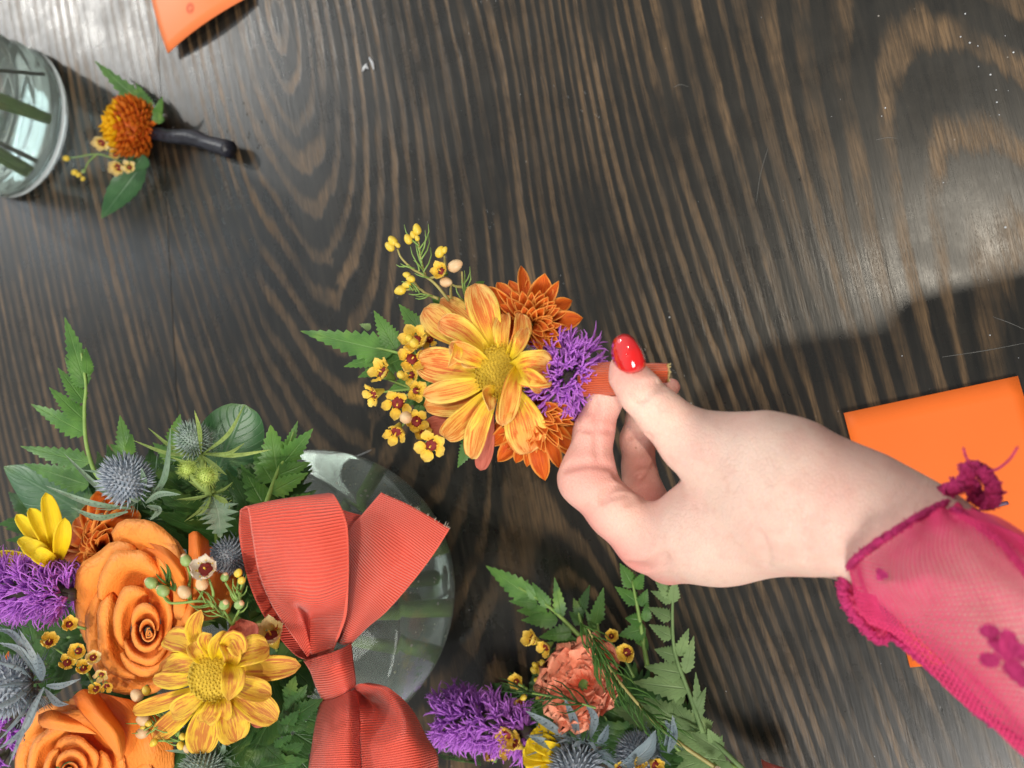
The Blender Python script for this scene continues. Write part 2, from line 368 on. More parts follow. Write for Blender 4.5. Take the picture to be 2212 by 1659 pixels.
def prof(kind, t):
    if kind == 'daisy': return (.22 + .78 * np.sin(np.clip(t / .68, 0, 1) * math.pi / 2) ** 1.2) * np.sqrt(np.clip(1 - np.clip((t - .55) / .45, 0, 1) ** 2.4, 0, 1)) + .015
    if kind == 'mum': return (.35 + .65 * np.sin(np.clip(t / .5, 0, 1) * math.pi / 2)) * np.clip(1 - np.clip((t - .5) / .5, 0, 1) ** 2.6, 0, 1) + .01
    if kind == 'point': return (.25 + .75 * np.sin(np.clip(t / .55, 0, 1) * math.pi / 2)) * np.clip(1 - np.clip((t - .45) / .55, 0, 1) ** 1.7, 0, 1) + .01
    if kind == 'leaf': return np.clip(np.sin(np.clip(t, 0, 1) ** .75 * math.pi) ** .85, 0, 1) * .99 + .01
    if kind == 'fern': return np.clip(np.clip(t / .22, 0, 1) ** .6 * (1 - t ** 1.5) ** .95, 0, 1) * 1.05 + .01
    if kind == 'round': return np.sqrt(np.clip(1 - (2 * np.clip(t, 0, 1) - 1) ** 2, 0, 1)) * .95 + .05 * (1 - t)
    if kind == 'wide': return (.45 + .55 * np.sin(np.clip(t / .7, 0, 1) * math.pi / 2)) * np.sqrt(np.clip(1 - np.clip((t - .8) / .2, 0, 1) ** 2.5, 0, 1)) + .02
    return np.ones_like(t)
def petal(ctrl, width, kind='daisy', cup=.25, nrm=None, nu=12, nv=7, ruf=0, ser=0, nser=8, roll=0, vein=0, twist=0, seed=0):
    c = crom(ctrl, nu); nrm = toward(c[0]) if nrm is None else unit(nrm)
    t, sd, nn = frames(c, nrm); tt = np.linspace(0, 1, nu); w_ = width * .5 * prof(kind, tt)
    ang = roll + twist * tt
    ca, sa = np.cos(ang)[:, None], np.sin(ang)[:, None]
    sd, nn = sd * ca + nn * sa, nn * ca - sd * sa
    ss = np.linspace(-1, 1, nv); V, U = [], []
    ph = seed * 1.7
    for i in range(nu):
        sw = 1 + ser * (((tt[i] * nser) % 1) - .5) if ser else 1
        for q in ss:
            wq = w_[i] * (sw if abs(q) > .6 else 1)
            z = cup * w_[i] * q * q + (ruf * width * q * q * math.sin(ph + tt[i] * 13 + q * 4.5) if ruf else 0) - vein * w_[i] * math.exp(-(q / .22) ** 2)
            fw = -t[i] * (ser * w_[i] * .0)
            V.append(c[i] + sd[i] * q * wq + nn[i] * z + fw); U.append((q * .5 + .5, tt[i]))
    return np.array(V), gridfaces(nu, nv), np.array(U)
def tube(pts, r, n=8, m=None, cap=True, bump=0, uvs=1.0):
    p = crom(pts, m or max(4, len(pts) * 4)); k = len(p)
    rr = np.interp(np.linspace(0, 1, k), np.linspace(0, 1, len(r)), r) if hasattr(r, '__len__') else np.full(k, r)
    t = np.gradient(p, axis=0); t /= np.linalg.norm(t, axis=1)[:, None] + 1e-12
    ref = np.array([.3, .2, .93]); 
    if abs(np.dot(t[0], unit(ref))) > .9: ref = np.array([.9, .3, .1])
    V, U = [], []; a = np.cross(t[0], ref); a = unit(a)
    for i in range(k):
        a = unit(a - t[i] * np.dot(a, t[i])); b = np.cross(t[i], a)
        for j in range(n):
            th = 2 * math.pi * j / n; q = rr[i] * (1 + (bump * rnd.uniform(-1, 1) if bump else 0))
            V.append(p[i] + (a * math.cos(th) + b * math.sin(th)) * q); U.append((j / n, i / k * uvs))
    F = gridfaces(k, n, True)
    if cap: F += [tuple(range(n - 1, -1, -1)), tuple((k - 1) * n + j for j in range(n))]
    return np.array(V), F, np.array(U)
def ball(c, r, axis=(0, 0, 1), sx=1.0, nu=7, nv=9, taper=0):
    z = unit(axis); x = unit(np.cross(z, (.31, .95, .11))); y = np.cross(z, x); V, U = [], []
    for i in range(nu):
        a = math.pi * (i + .02) / (nu - 1 + .04)
        for j in range(nv):
            b = 2 * math.pi * j / nv; rr = math.sin(a) * (1 + taper * math.cos(a))
            V.append(np.asarray(c) + r * (x * math.cos(b) * rr + y * math.sin(b) * rr + z * math.cos(a) * sx)); U.append((j / nv, i / nu))
    return np.array(V), gridfaces(nu, nv, True) + [tuple(range(nv - 1, -1, -1)), tuple((nu - 1) * nv + j for j in range(nv))], np.array(U)
def surf(rows, nu, nv, closed=False):           # smooth patch through rows of points
    a = [crom(r, nv) for r in rows]; a = np.array(a)
    cols = [crom(a[:, j], nu) for j in range(nv)]; G = np.array(cols).transpose(1, 0, 2)
    U = [(j / (nv - 1), i / (nu - 1)) for i in range(nu) for j in range(nv)]
    return G.reshape(-1, 3), gridfaces(nu, nv, closed), np.array(U)
def solid(o, th, off=0):
    m = o.modifiers.new('thickness', 'SOLIDIFY'); m.thickness = th; m.offset = off; return o

# ---------------------------------------------------------------- table
def ringfield(x, y):
    """growth rings of the boards cut at a slant: distance from a pith axis, in ring widths"""
    def hyp(anchor, lean, c, sv, k):
        ax, ay = anchor; d = np.array([math.sin(lean), math.cos(lean)])
        v = (x - ax) * d[0] + (y - ay) * d[1]; u = (x - ax) * d[1] - (y - ay) * d[0]
        return np.sqrt(u * u + (c - sv * v) ** 2) / k, u
    a1 = P(ZW, 720, 500, 0); a2 = P(ZR, 1640, 500, 0)
    f1, u1 = hyp((a1[0], a1[1]), R(-15), .018, .29, .0085)
    f2, u2 = hyp((a2[0], a2[1]), R(-22), .056, -.20, 1.0); f2 = 8.0 * (f2 / .1) ** 1.45
    wgt = np.clip((x - P(ZW, 1700, 800, 0)[0]) / .10, 0, 1); wgt = wgt * wgt * (3 - 2 * wgt)
    # left of the first heart the rings are wider on the board
    f1 = np.where(u1 > 0, f1, f1 * .95)
    return f1 * (1 - wgt) + (46.0 - f2) * wgt
tb = thing('wooden_table', 'dark stained wooden table top with brown grain under all the flowers', 'table')
def board(x0, x1, name='plank'):
    nx = max(3, int((x1 - x0) / .0035)); ys = np.arange(-.75, .7501, .0035); xs = np.linspace(x0, x1, nx)
    lean = math.tan(R(-4))
    X, Y = np.meshgrid(xs, ys, indexing='ij')
    top = np.stack([X + 0 * Y, Y, 0 * X], -1)
    F = gridfaces(len(xs), len(ys)); F = [f[::-1] for f in F] if False else F
    V = top.reshape(-1, 3); n0 = len(V); ny = len(ys)
    e = .0006; V = V.copy()
    ring = list(range(0, ny)) + [i * ny + ny - 1 for i in range(1, nx)] + [(nx - 1) * ny + j for j in range(ny - 2, -1, -1)] + [i * ny for i in range(nx - 2, 0, -1)]
    low = V[ring].copy(); low[:, 2] = -.035
    V = np.vstack([V, low]); m = len(ring)
    F += [(ring[i], n0 + i, n0 + (i + 1) % m, ring[(i + 1) % m]) for i in range(m)] + [tuple(n0 + i for i in range(m))]
    V[:, 0] += V[:, 1] * lean
    o = mesh(name, (V, F), M['wood'], tb, smooth=False, attrs={'ring': ringfield(V[:, 0], V[:, 1]) + (5.37 if x1 < -.3 else 0)})
    return o
sx = W(372, 180, 0)[0] + .004
board(-1.7, sx - .0003); board(sx + .0003, 1.1)

spk = []
for pts in [[(1560, 1555), (1740, 1528), (1916, 1495)], [(1780, 1380), (1850, 1405), (1930, 1440)], [(750, 880), (768, 760), (802, 640)], [(390, 380), (420, 368), (455, 378)], [(1270, 610), (1320, 600), (1365, 602)]]:
    mesh('scratch', tube([P(ZR, x, y, .0001) for x, y in pts], [.00010, .00016, .00008], 4, 12), MATS.get('scratch') or plain('scratch', (.16, .16, .15)), tb)
for pts in [[(1056, 358), (1066, 338), (1078, 320)], [(1090, 290), (1106, 318), (1112, 350)], [(1070, 330), (1084, 345)]]:
    mesh('chip', tube([P(ZW, x, y, .0003) for x, y in pts], [.0006, .0012, .0005], 5, 6), MATS.get('pale_chip') or plain('pale_chip', (.55, .58, .62), None, 400, .3), tb)
for x, y in [(1640, 160), (1715, 200), (1680, 186), (1718, 290), (1770, 325), (1312, 470), (1296, 506), (1798, 445), (1795, 392), (1660, 60), (1808, 500), (1565, 795), (1870, 228), (1835, 990), (1385, 1550), (1768, 1460), (372, 1382)]:
    spk.append(ball(P(ZR, x, y, .0002), rnd.uniform(.0003, .0007), (0, 0, 1), .5, 4, 6))
for k in range(60):
    spk.append(ball(W(rnd.uniform(500, 2212), rnd.uniform(0, 1659), .0001), rnd.uniform(.00012, .00032), (0, 0, 1), .5, 4, 5))
mesh('dust', join(spk), MATS['pale_chip'], tb, kind='stuff')

# ---------------------------------------------------------------- cards
def card(name, label, corners, mat, th=.0007, lift=None):
    C = [np.array(c) for c in corners]; n = 14; G = []
    for i in range(n + 1):
        for j in range(n + 1):
            a, b = i / n, j / n; p = (C[0] * (1 - a) + C[1] * a) * (1 - b) + (C[3] * (1 - a) + C[2] * a) * b
            p = p + np.array([0, 0, (lift(a, b) if lift else 0) + .0008]); G.append(p)
    o = mesh(name, (np.array(G), gridfaces(n + 1, n + 1)), mat, None); solid(o, th, 1 if False else 0)
    o['label'] = label; o['category'] = 'card'; return o
c0, c1, c2 = W(1822, 892, 0), W(2197, 812, 0), W(1965, 1439, 0)
c3 = c1 + (c2 - c0)
card('paper_card', 'bright orange square card lying under the wrist and the magenta sleeve', [c0, c1, c3, c2], M['card'],
     lift=lambda a, b: .0012 * (1 - a) * (1 - b) + .0006 * math.sin(7 * a + 3 * b) * math.sin(5 * b) + .0006)
d0, d1, d2 = W(374, 121, .0), W(533, 10, .0), W(335, -40, .0)
card('paper_card', 'light orange card with a lifted corner, cut by the top edge of the photo', [d0, d0 + (d1 - d0) * 1.06, d0 + (d1 - d0) * 1.06 + (d2 - d0) * 1.6, d0 + (d2 - d0) * 1.6], M['card2'],
     lift=lambda a, b: .004 + .012 * a * (1 - a) + .006 * math.sin(3 * b) * (1 - b))

# ---------------------------------------------------------------- plant builders
def leaflet(b, t, wd, mat, parent, name='leaflet', h0=0, kind='fern', ser=.55, nser=9, nu=28, cup=-.12, bend=.15, nrm=None, vein=.12, roll=0):
    b, t = np.asarray(b), np.asarray(t); mid = (b + t) / 2 + unit(toward(b)) * np.linalg.norm(t - b) * bend
    return mesh(name, petal([b, mid, t], wd, kind, cup, nrm, nu=nu, nv=5, ser=ser, nser=nser, vein=vein, roll=roll), mat, parent)
def frond(parent, pts, lens, wd, mat, n=7, part='frond', start=.25, spread=52, term=True, stemr=.0009, ser=.55, curve=.1, bothsides=True, stemmat=None):
    c = crom(pts, 40); o = mesh(part, tube(pts, [stemr * 1.3, stemr * .6], 6), stemmat or M['stem'], parent)
    t, sd, nn = frames(c, toward(c[0])); tot = np.linalg.norm(np.diff(c, axis=0), axis=1).sum()
    for k in range(n):
        f = start + (1 - start) * (k / n); i = int(f * 39)
        ln = np.interp(k / max(1, n - 1), np.linspace(0, 1, len(lens)), lens) * rnd.uniform(.9, 1.1)
        for sg in ((-1, 1) if bothsides else (-1,)):
            a = R(spread * rnd.uniform(.88, 1.1)) * (1 - .35 * k / n)
            d = unit(t[i] * math.cos(a) + sd[i] * sg * math.sin(a) + nn[i] * rnd.uniform(-.12, .22))
            b = c[i]; leaflet(b, b + d * ln, ln * wd * rnd.uniform(.9, 1.1), mat, o, ser=ser, bend=rnd.uniform(.02, .14), roll=rnd.uniform(-.3, .3), nser=7, nu=22)
    if term:
        leaflet(c[-2], c[-1] + t[-1] * lens[-1] * .9, lens[-1] * wd * 1.1, mat, o, ser=ser, nser=8)
    return o
def bud(parent, p, r, mat, axis=None, name='bud', sx=1.35):
    return mesh(name, ball(p, r, axis if axis is not None else toward(p), sx, 7, 8, -.18), mat, parent)
def waxflower(parent, p, r, axis, pmat, name='wax_flower', closed=.35, seed=0):
    rr = random.Random(seed); z = unit(unit(axis) + np.array([rr.uniform(-.3, .3), rr.uniform(-.3, .3), 0])); x = unit(np.cross(z, (.2 + seed % 5, .9, .3))); y = np.cross(z, x); cs_ = rr.uniform(.28, .42); pw_ = rr.uniform(.62, .84); closed = closed + rr.uniform(-.1, .5)
    cupg = tube([p - z * r * .9, p - z * r * .35, p + z * r * .02], [r * .12, r * .30, r * .40], 10, cap=True)
    o = mesh(name, cupg, M['stem'] if seed % 2 else M['bud'], parent)
    mesh('cup', ball(p + z * r * .02, r * cs_, z, .42), M['wine'], o)
    st = []
    for k in range(5):
        a = 2 * math.pi * k / 5 + rr.uniform(-.2, .2); d = x * math.cos(a) + y * math.sin(a)
        cl = closed + rr.uniform(-.15, .25)
        b = p + d * r * .30 + z * r * .05
        mesh('petal', petal([b, b + unit(d + z * cl) * r * .42, b + unit(d + z * cl * 1.6) * r * .78], r * pw_, 'round', rr.uniform(.2, .55), z, nu=8, nv=6, ruf=.08, seed=k), pmat, o)
    for k in range(7):
        a = 2 * math.pi * k / 7; d = x * math.cos(a) + y * math.sin(a)
        st.append(tube([p + d * r * .38, p + d * r * .42 + z * r * .18, p + d * r * .36 + z * r * .26], r * .035, 4, 4))
    st.append(tube([p, p + z * r * .5], r * .05, 4, 3))
    mesh('stamens', join(st), M['stamen'], o, kind='stuff')
    return o
def needles(parent, pts, n, ln, mat=None, name='needles', r=.00035):
    c = crom(pts, 30); t, sd, nn = frames(c, toward(c[0])); g = []
    for k in range(n):
        i = int(3 + 26 * k / n); a = rnd.uniform(0, 6.28); d = unit(t[i] * 1.1 + sd[i] * math.cos(a) + nn[i] * math.sin(a))
        g.append(tube([c[i], c[i] + d * ln * .6, c[i] + unit(d + t[i] * .5) * ln], [r, r * .9, r * .3], 4, 4))
    return mesh(name, join(g), mat or M['stem'], parent, kind='stuff')
def mum(parent, c, axis, R0, rings, mat, part='petal', disc=None, jit=.12, kind='point', cup=.5, seed=1, center=None, squash=None, nu=9, nv=5):
    rr = random.Random(seed); z = unit(axis); x = unit(np.cross(z, (.17, .93, .31))); y = np.cross(z, x); out = []
    for (n, ln, el, wd, curl) in rings:
        a0 = rr.uniform(0, 6.28)
        for k in range(n):
            a = a0 + 2 * math.pi * k / n + rr.uniform(-jit, jit) * 2; e = R(el + rr.uniform(-9, 9)); L = R0 * ln * rr.uniform(.86, 1.12)
            d = x * math.cos(a) + y * math.sin(a)
            if squash is not None: d = d * (1 - .0)
            u = d * math.cos(e) + z * math.sin(e); u2 = unit(d * math.cos(e + R(curl)) + z * math.sin(e + R(curl)))
            b = c + d * R0 * .06
            out.append(mesh(part, petal([b, b + u * L * .5, b + u * L * .55 + u2 * L * .45], R0 * wd * rr.uniform(.85, 1.12), kind, cup, z - d * .6 if e < 1.2 else -d, nu=nu, nv=nv, ruf=.04, seed=k + seed, roll=rr.uniform(-.25, .25)), mat, parent))
    if disc: mesh('disc', ball(c + z * R0 * .02, R0 * disc, z, .45, 9, 16), M['disc'], parent)
    return out
def floret(g, b, d, L, th, rr, lobes=3):
    x = unit(np.cross(d, (rr.uniform(-1, 1), rr.uniform(-1, 1), rr.uniform(-1, 1)))); y = np.cross(d, x); e = b + d * L * .5
    g.append(tube([b, e], [th * .9, th * 1.2], 5, 3))
    a0 = rr.uniform(0, 6.28)
    for k in range(lobes):
        a = a0 + 6.2832 * k / lobes + rr.uniform(-.3, .3); s_ = x * math.cos(a) + y * math.sin(a); m = L * rr.uniform(.75, 1.1)
        q = rr.uniform(.12, .5); p1 = e + d * m * .26 + s_ * m * .10; p2 = e + d * m * .50 + s_ * m * q * .6; p3 = p2 + s_ * m * q * .55 + d * m * rr.uniform(.0, .22)
        g.append(tube([e, p1, p2, p3], [th * .8, th * 1.0, th * .8, th * .15], 4, 5))
def bracts(parent, Z, L, wpx, mat, h_, s0, name='bract', dz=.004):
    for q in L:
        p = [P(Z, x, y, h_ + dz * k) for k, (x, y) in enumerate(q)]; ll = np.linalg.norm(p[-1] - p[0]); wm = wpx * s0 / 1.82278 * upp(p[0])
        c = crom(p, 30); t, sd, nn = frames(c, toward(p[0])); gs = [petal(p, wm, 'point', .5, nu=18, nv=5, vein=.2, roll=rnd.uniform(-.4, .4))]
        for k in range(11):
            i = 5 + 2 * k; sg = (-1) ** k; ww = wm * (1 - i / 34)
            gs.append(tube([c[i], c[i] + sd[i] * sg * ww * .45 + t[i] * wm * .1, c[i] + sd[i] * sg * ww * rnd.uniform(.8, 1.1) + t[i] * wm * .6 + nn[i] * wm * .1], [wm * .10, wm * .06, wm * .012], 4, 4))
        mesh(name, join(gs), mat, parent)
def liatris(parent, pts, rad, n, ln, seed=3, part='florets', face=None, dens=6, thick=.00050, core=True):
    rr = random.Random(seed); c = crom(pts, 40); t, sd, nn = frames(c, toward(c[0])); g = []
    for k in range(n):
        i = int(((k + rr.uniform(-.4, .4)) / n % 1) * 39); a = k * 2.39996; r_ = rad if not hasattr(rad, '__len__') else np.interp(i / 39, np.linspace(0, 1, len(rad)), rad)
        o_ = sd[i] * math.cos(a) + nn[i] * math.sin(a); b = c[i] + o_ * r_ * .35
        for q in range(dens):
            d = unit(o_ - t[i] * .35 + t[i] * rr.uniform(-.45, .45) + (sd[i] * math.sin(a) - nn[i] * math.cos(a)) * rr.uniform(-.45, .45))
            floret(g, b, d, ln * rr.uniform(.6, 1.1), thick, rr)
    if core: mesh('flower_spike', tube(pts, [r_ * .42 for r_ in (rad if hasattr(rad, '__len__') else [rad, rad])], 10, bump=.25), M['core'], parent)
    return mesh(part, join(g), M['purple'], parent, kind='stuff')
def thistle(parent, c, axis, r, nb, L, hm, bm, seed=5, tall=1.15, spikes=260, wd=.16, elev=5, skip=None):
    rr = random.Random(seed); z = unit(axis); x = unit(np.cross(z, (.17, .93, .31))); y = np.cross(z, x)
    g = [ball(c + z * r * .9 * tall, r * .84, z, tall, 12, 16)]
    for k in range(spikes):
        f = (k + .5) / spikes; ca = 1 - 1.75 * f; sa = math.sqrt(max(0, 1 - ca * ca)); a = k * 2.39996
        d = x * math.cos(a) * sa + y * math.sin(a) * sa + z * ca; p = c + z * r * .9 * tall + (d + z * d.dot(z) * (tall - 1)) * r * .9
        g.append(tube([p - d * r * .1, p + d * r * .10, p + unit(d + z * .2 + x * rr.uniform(-.2, .2)) * r * rr.uniform(.24, .46)], [r * .045, r * .050, r * .008], 4, 3))
    o = mesh('thistle_head', join(g), hm, parent)
    for k in range(nb):
        a = 2 * math.pi * k / nb + rr.uniform(-.15, .15); e = R(elev + rr.uniform(-14, 14)); d = x * math.cos(a) + y * math.sin(a)
        if skip and skip(a): continue
        u = d * math.cos(e) + z * math.sin(e); ll = L * rr.uniform(.7, 1.15); b = c + d * r * .35
        gs = [petal([b, b + u * ll * .5, b + unit(u + z * .25) * ll], ll * wd, 'point', .5, z, nu=14, nv=5, vein=.2)]
        for q in range(7):                       # the spines along the bract
            f = .18 + .1 * q; pb = b + u * ll * f; sg = (-1) ** q; sdir = unit(np.cross(u, z)) * sg
            gs.append(tube([pb + sdir * ll * wd * .25, pb + sdir * ll * wd * .6 + u * ll * .03, pb + sdir * ll * wd * rr.uniform(.8, 1.1) + u * ll * .09 + z * ll * .02], [ll * .014, ll * .009, ll * .002], 4, 4))
        mesh('bract', join(gs), bm, parent)
    sp = []
    for k in range(54):                          # fine spiky collar
        a = rr.uniform(0, 6.28); d = x * math.cos(a) + y * math.sin(a); u = unit(d + z * rr.uniform(-.7, .5)); b = c + d * r * .3
        sp.append(tube([b, b + u * L * .25, b + u * L * rr.uniform(.3, .5)], [r * .03, r * .022, r * .005], 4, 3))
    mesh('collar', join(sp), bm, parent, kind='stuff')
    return o
def rose(parent, heart, outer, rad_px, hh, rot=0, seed=1, tilt=(0, 0), turns=1.0):
    """rings of petals between the heart (px,py) and an outer ellipse (px,py,rx,ry); hh = (height of heart rim, height of outer rim)"""
    rr = random.Random(seed); o = []
    hx, hy = heart; ox, oy, rx, ry = outer
    rings = [(.12, 2, 215), (.26, 2, 195), (.46, 3, 150), (.73, 4, 125), (1.0, 5, 108)]
    for ri, (f, n, span) in enumerate(rings):
        a0 = rr.uniform(0, 360) + ri * 37
        for k in range(n):
            am = R(a0 + 360 * k / n + rr.uniform(-12, 12)); sp = R(span * rr.uniform(.85, 1.1)); nj, nr = 13, 10; V, U = [], []
            shift = rr.uniform(-.09, .06) if f < .95 else rr.uniform(-.03, .03); hrim = hh[0] + (hh[1] - hh[0]) * f ** 1.4 + rr.uniform(-.002, .002); tl = rr.uniform(-.0035, .0035); pk_ = rr.uniform(-.4, .4); pa = rr.uniform(.0, .09) * (f > .3)
            for i in range(nr):
                v = i / (nr - 1)
                for j in range(nj):
                    u_ = j / (nj - 1) * 2 - 1; a = am + u_ * sp / 2
                    fall = (1 - abs(u_) ** 2.6)
                    # radius fraction: from the deep base up the wall, then rolled outward at the rim
                    spir = f * (1 - .20 * (u_ + 1) / 2 + shift) + pa * math.exp(-((u_ - pk_) / .3) ** 2) * v * f
                    g_ = spir * (.62 + .38 * v ** .7) + (.055 + .05 * f) * max(0, v - .72) / .28 * fall * (1 if f > .25 else .3)
                    g_ += (.014 * math.sin(5 * u_ + k + 3 * v) + .008 * math.sin(11 * u_ + 2 * k) * v) * v * (f > .3)
                    cx, cy = hx + (ox - hx) * g_, hy + (oy - hy) * g_
                    px = cx + math.cos(a) * rx * g_; py = cy + math.sin(a) * ry * g_
                    depth = .0105 * (1 - v) ** 1.15 * (1 if f > .3 else 1.2)
                    hgt = hrim - depth - .0045 * (1 - fall) - (.0035 * max(0, v - .8) / .2 * (1 if f > .25 else 0)) + .0014 * math.sin(7 * u_ + 2 * k) * v * f + tl * u_ * v
                    V.append(W(px, py, hgt)); U.append((u_ * .5 + .5, v))
            ob = mesh('petal', (V, gridfaces(nr, nj), U), M['rose'], parent); solid(ob, .0005)
    # the tight heart
    pts = []
    for q in range(19):
        a = q * .62 + rot; rad = .010 + .0030 * q + .010 * math.sin(q * 1.9); px = hx + math.cos(a) * rx * rad; py = hy + math.sin(a) * ry * rad
        pts.append((px, py))
    V, U = [], []
    for i, (px, py) in enumerate(pts):
        for v in range(4):
            V.append(W(px, py, hh[0] + .0005 - .004 * (3 - v) / 1.0 + .0004 * math.sin(i))); U.append((i / 19 * 3, .5 + v / 8))
    solid(mesh('petal', (V, gridfaces(len(pts), 4), U), M['rose'], parent), .0006)
# ---------------------------------------------------------------- the hand and arm
HH = .155
def build_hand():
    vs = .00072
    lo, hi = np.array([-.155, -.30, .06]), np.array([.22, .045, .275])
    n = np.ceil((hi - lo) / vs).astype(int); 
    G = np.full(n, .02, np.float32)
    ax = [lo[i] + vs * np.arange(n[i]) for i in range(3)]
    def cone(A, field, p, q, r1, r2, k):
        m = max(r1, r2) + k + .006
        a = np.minimum(p, q) - m; b = np.maximum(p, q) + m
        i0 = np.clip(((a - lo) / vs).astype(int), 0, n - 1); i1 = np.clip(((b - lo) / vs).astype(int) + 2, 1, n)
        if (i1 <= i0).any(): return
        sl = tuple(slice(i0[j], i1[j]) for j in range(3))
        X, Y, Z = np.meshgrid(*[ax[j][sl[j]].astype(np.float32) for j in range(3)], indexing='ij', sparse=True)
        d = (q - p).astype(np.float32); L2 = float(d @ d) + 1e-12
        t = np.clip(((X - p[0]) * d[0] + (Y - p[1]) * d[1] + (Z - p[2]) * d[2]) / L2, 0, 1)
        dist = np.sqrt((X - p[0] - t * d[0]) ** 2 + (Y - p[1] - t * d[1]) ** 2 + (Z - p[2] - t * d[2]) ** 2) - (r1 + (r2 - r1) * t)
        o = field[sl]; hh = np.maximum(k - np.abs(o - dist), 0) / k
        field[sl] = np.minimum(o, dist) - hh * hh * k * .25
    def chain(field, pts, k):
        P_ = [(W(x, y, h), r * upp(W(x, y, h))) for x, y, h, r in pts]
        for (p, r1), (q, r2) in zip(P_[:-1], P_[1:]): cone(None, field, p, q, r1, r2, k)
    # palm, back of the hand, wrist, forearm
    chain(G, [(1575, 992, .160, 92), (1690, 1055, .162, 140), (1850, 1112, .163, 127), (1975, 1180, .166, 124), (2110, 1285, .168, 134), (2270, 1425, .172, 150), (2480, 1620, .180, 168)], .010)
    chain(G, [(1392, 1172, .150, 55), (1530, 1140, .150, 98), (1700, 1090, .155, 130)], .010)
    chain(G, [(1445, 1200, .140, 62), (1560, 1160, .142, 88), (1720, 1130, .150, 100)], .008)
    chain(G, [(1648, 962, .168, 62), (1690, 985, .168, 66)], .010)
    chain(G, [(1500, 1180, .128, 60), (1700, 1120, .135, 95), (1850, 1120, .150, 110)], .008)
    # thumb
    T = np.full(n, .02, np.float32)
    chain(T, [(1350, 790, .1660, 29), (1357, 812, .1660, 37), (1386, 850, .1650, 44), (1432, 899, .1640, 50), (1492, 952, .1620, 66), (1575, 992, .160, 86)], .004)
    def blend(a, b, k):
        h = np.maximum(k - np.abs(a - b), 0) / k; return np.minimum(a, b) - h * h * k * .25
    G = blend(G, T, .007); del T
    I = np.full(n, .02, np.float32)
    chain(I, [(1398, 1165, .150, 60), (1330, 1105, .151, 56), (1267, 1035, .150, 58), (1272, 1008, .149, 49), (1283, 930, .147, 40), (1306, 866, .146, 34), (1330, 838, .146, 30)], .004)
    G = blend(G, I, .006); del I
    Mi = np.full(n, .02, np.float32)
    chain(Mi, [(1440, 1150, .128, 50), (1388, 1060, .124, 40), (1381, 1010, .124, 34), (1377, 950, .126, 34), (1388, 900, .130, 31), (1420, 862, .138, 26), (1450, 836, .142, 19)], .004)
    chain(Mi, [(1500, 1180, .115, 48), (1470, 1110, .108, 38), (1500, 1062, .110, 34), (1545, 1050, .116, 28)], .004)
    chain(Mi, [(1580, 1180, .112, 42), (1560, 1110, .104, 32), (1580, 1070, .106, 28), (1610, 1060, .110, 24)], .004)
    G = blend(G, Mi, .0015); del Mi
    def hit(px, py, z0=.24):
        r = ray(px, py); s0 = (z0 - CAMH) / r[2]
        for s_ in np.arange(s0, s0 + .19, vs * .4):
            p = CAM + r * s_; i = ((p - lo) / vs).astype(int)
            if (i < 0).any() or (i >= n).any(): continue
            if G[tuple(i)] < 0: return p
        return None
    def crease(pts, dep, sig):
        for x, y in crom(pts, 40):
            p = hit(x, y)
            if p is None: MISS[0] += 1; continue
            CR.append((p, dep, sig))
    CR = []; MISS = [0]
    zh = lambda L: [ZH(*q) for q in L]
    for L, dp, sg in [
        ([(830, 610), (920, 570), (1040, 535), (1110, 530)], .0020, .0011), ([(840, 690), (900, 680), (980, 600), (1090, 560)], .0024, .0011),
        ([(850, 570), (960, 545), (1060, 520)], .0014, .0009), ([(800, 640), (880, 645), (960, 600)], .0014, .0009),
        ([(310, 960), (440, 975), (610, 985)], .0012, .0010), ([(465, 720), (465, 960), (490, 1290)], .0009, .0013),
        ([(170, 1340), (300, 1300), (480, 1290), (640, 1330)], .0014, .0013), ([(660, 1385), (760, 1460), (850, 1530)], .0022, .0016),
        ([(520, 1640), (580, 1540), (700, 1490), (850, 1530)], .0013, .0014), ([(850, 1530), (960, 1440), (1060, 1250)], .0020, .0014),
        ([(760, 1660), (960, 1480), (1010, 1400), (1065, 1270)], .0011, .0015), ([(900, 1620), (1010, 1440), (1130, 1350)], .0006, .0016),
        ([(770, 1040), (860, 1045), (970, 1035)], .0008, .0010), ([(780, 1430), (860, 1370), (980, 1350)], .0011, .0010),
        ([(600, 1600), (660, 1580), (800, 1570)], .0005, .0011)]:
        crease(zh(L), dp, sg)
    for L, dp, sg in [([(1640, 1150), (1655, 1190), (1660, 1225)], .0004, .0014),
                      ([(1735, 1080), (1745, 1140), (1740, 1210)], .0004, .0012), ([(1700, 1060), (1712, 1130), (1700, 1215)], .0003, .0010), ([(1365, 1225), (1395, 1228), (1440, 1205)], .0007, .0022)]:
        crease(L, dp, sg)
    for p, dp, sg in CR:
        rad = int(3 * sg / vs) + 1; i = ((p - lo) / vs).astype(int); a = np.maximum(i - rad, 0); b = np.minimum(i + rad + 1, n)
        sl = tuple(slice(a[j], b[j]) for j in range(3))
        X, Y, Z = np.meshgrid(*[ax[j][sl[j]] for j in range(3)], indexing='ij', sparse=True)
        e = np.exp(-((X - p[0]) ** 2 + (Y - p[1]) ** 2 + (Z - p[2]) ** 2) / (sg * sg)) * dp * .62
        G[sl] += e.astype(np.float32)
    print('creases', len(CR), MISS)
    import openvdb
    G[G > .006] = .006
    g = openvdb.FloatGrid(.006); g.copyFromArray(G, tolerance=0.0001)
    pts, quads = g.convertToQuads(0.0)
    V = lo + pts * vs
    F = [tuple(int(i) for i in q[::-1]) for q in quads]
    hot = [(1352, 800, .170, 55), (1272, 1010, .15, 75), (1290, 920, .147, 80), (1400, 1050, .135, 95), (1375, 950, .12, 80), (1350, 1200, .15, 80), (1300, 1110, .15, 70), (1455, 836, .14, 45), (1440, 1240, .14, 70)]
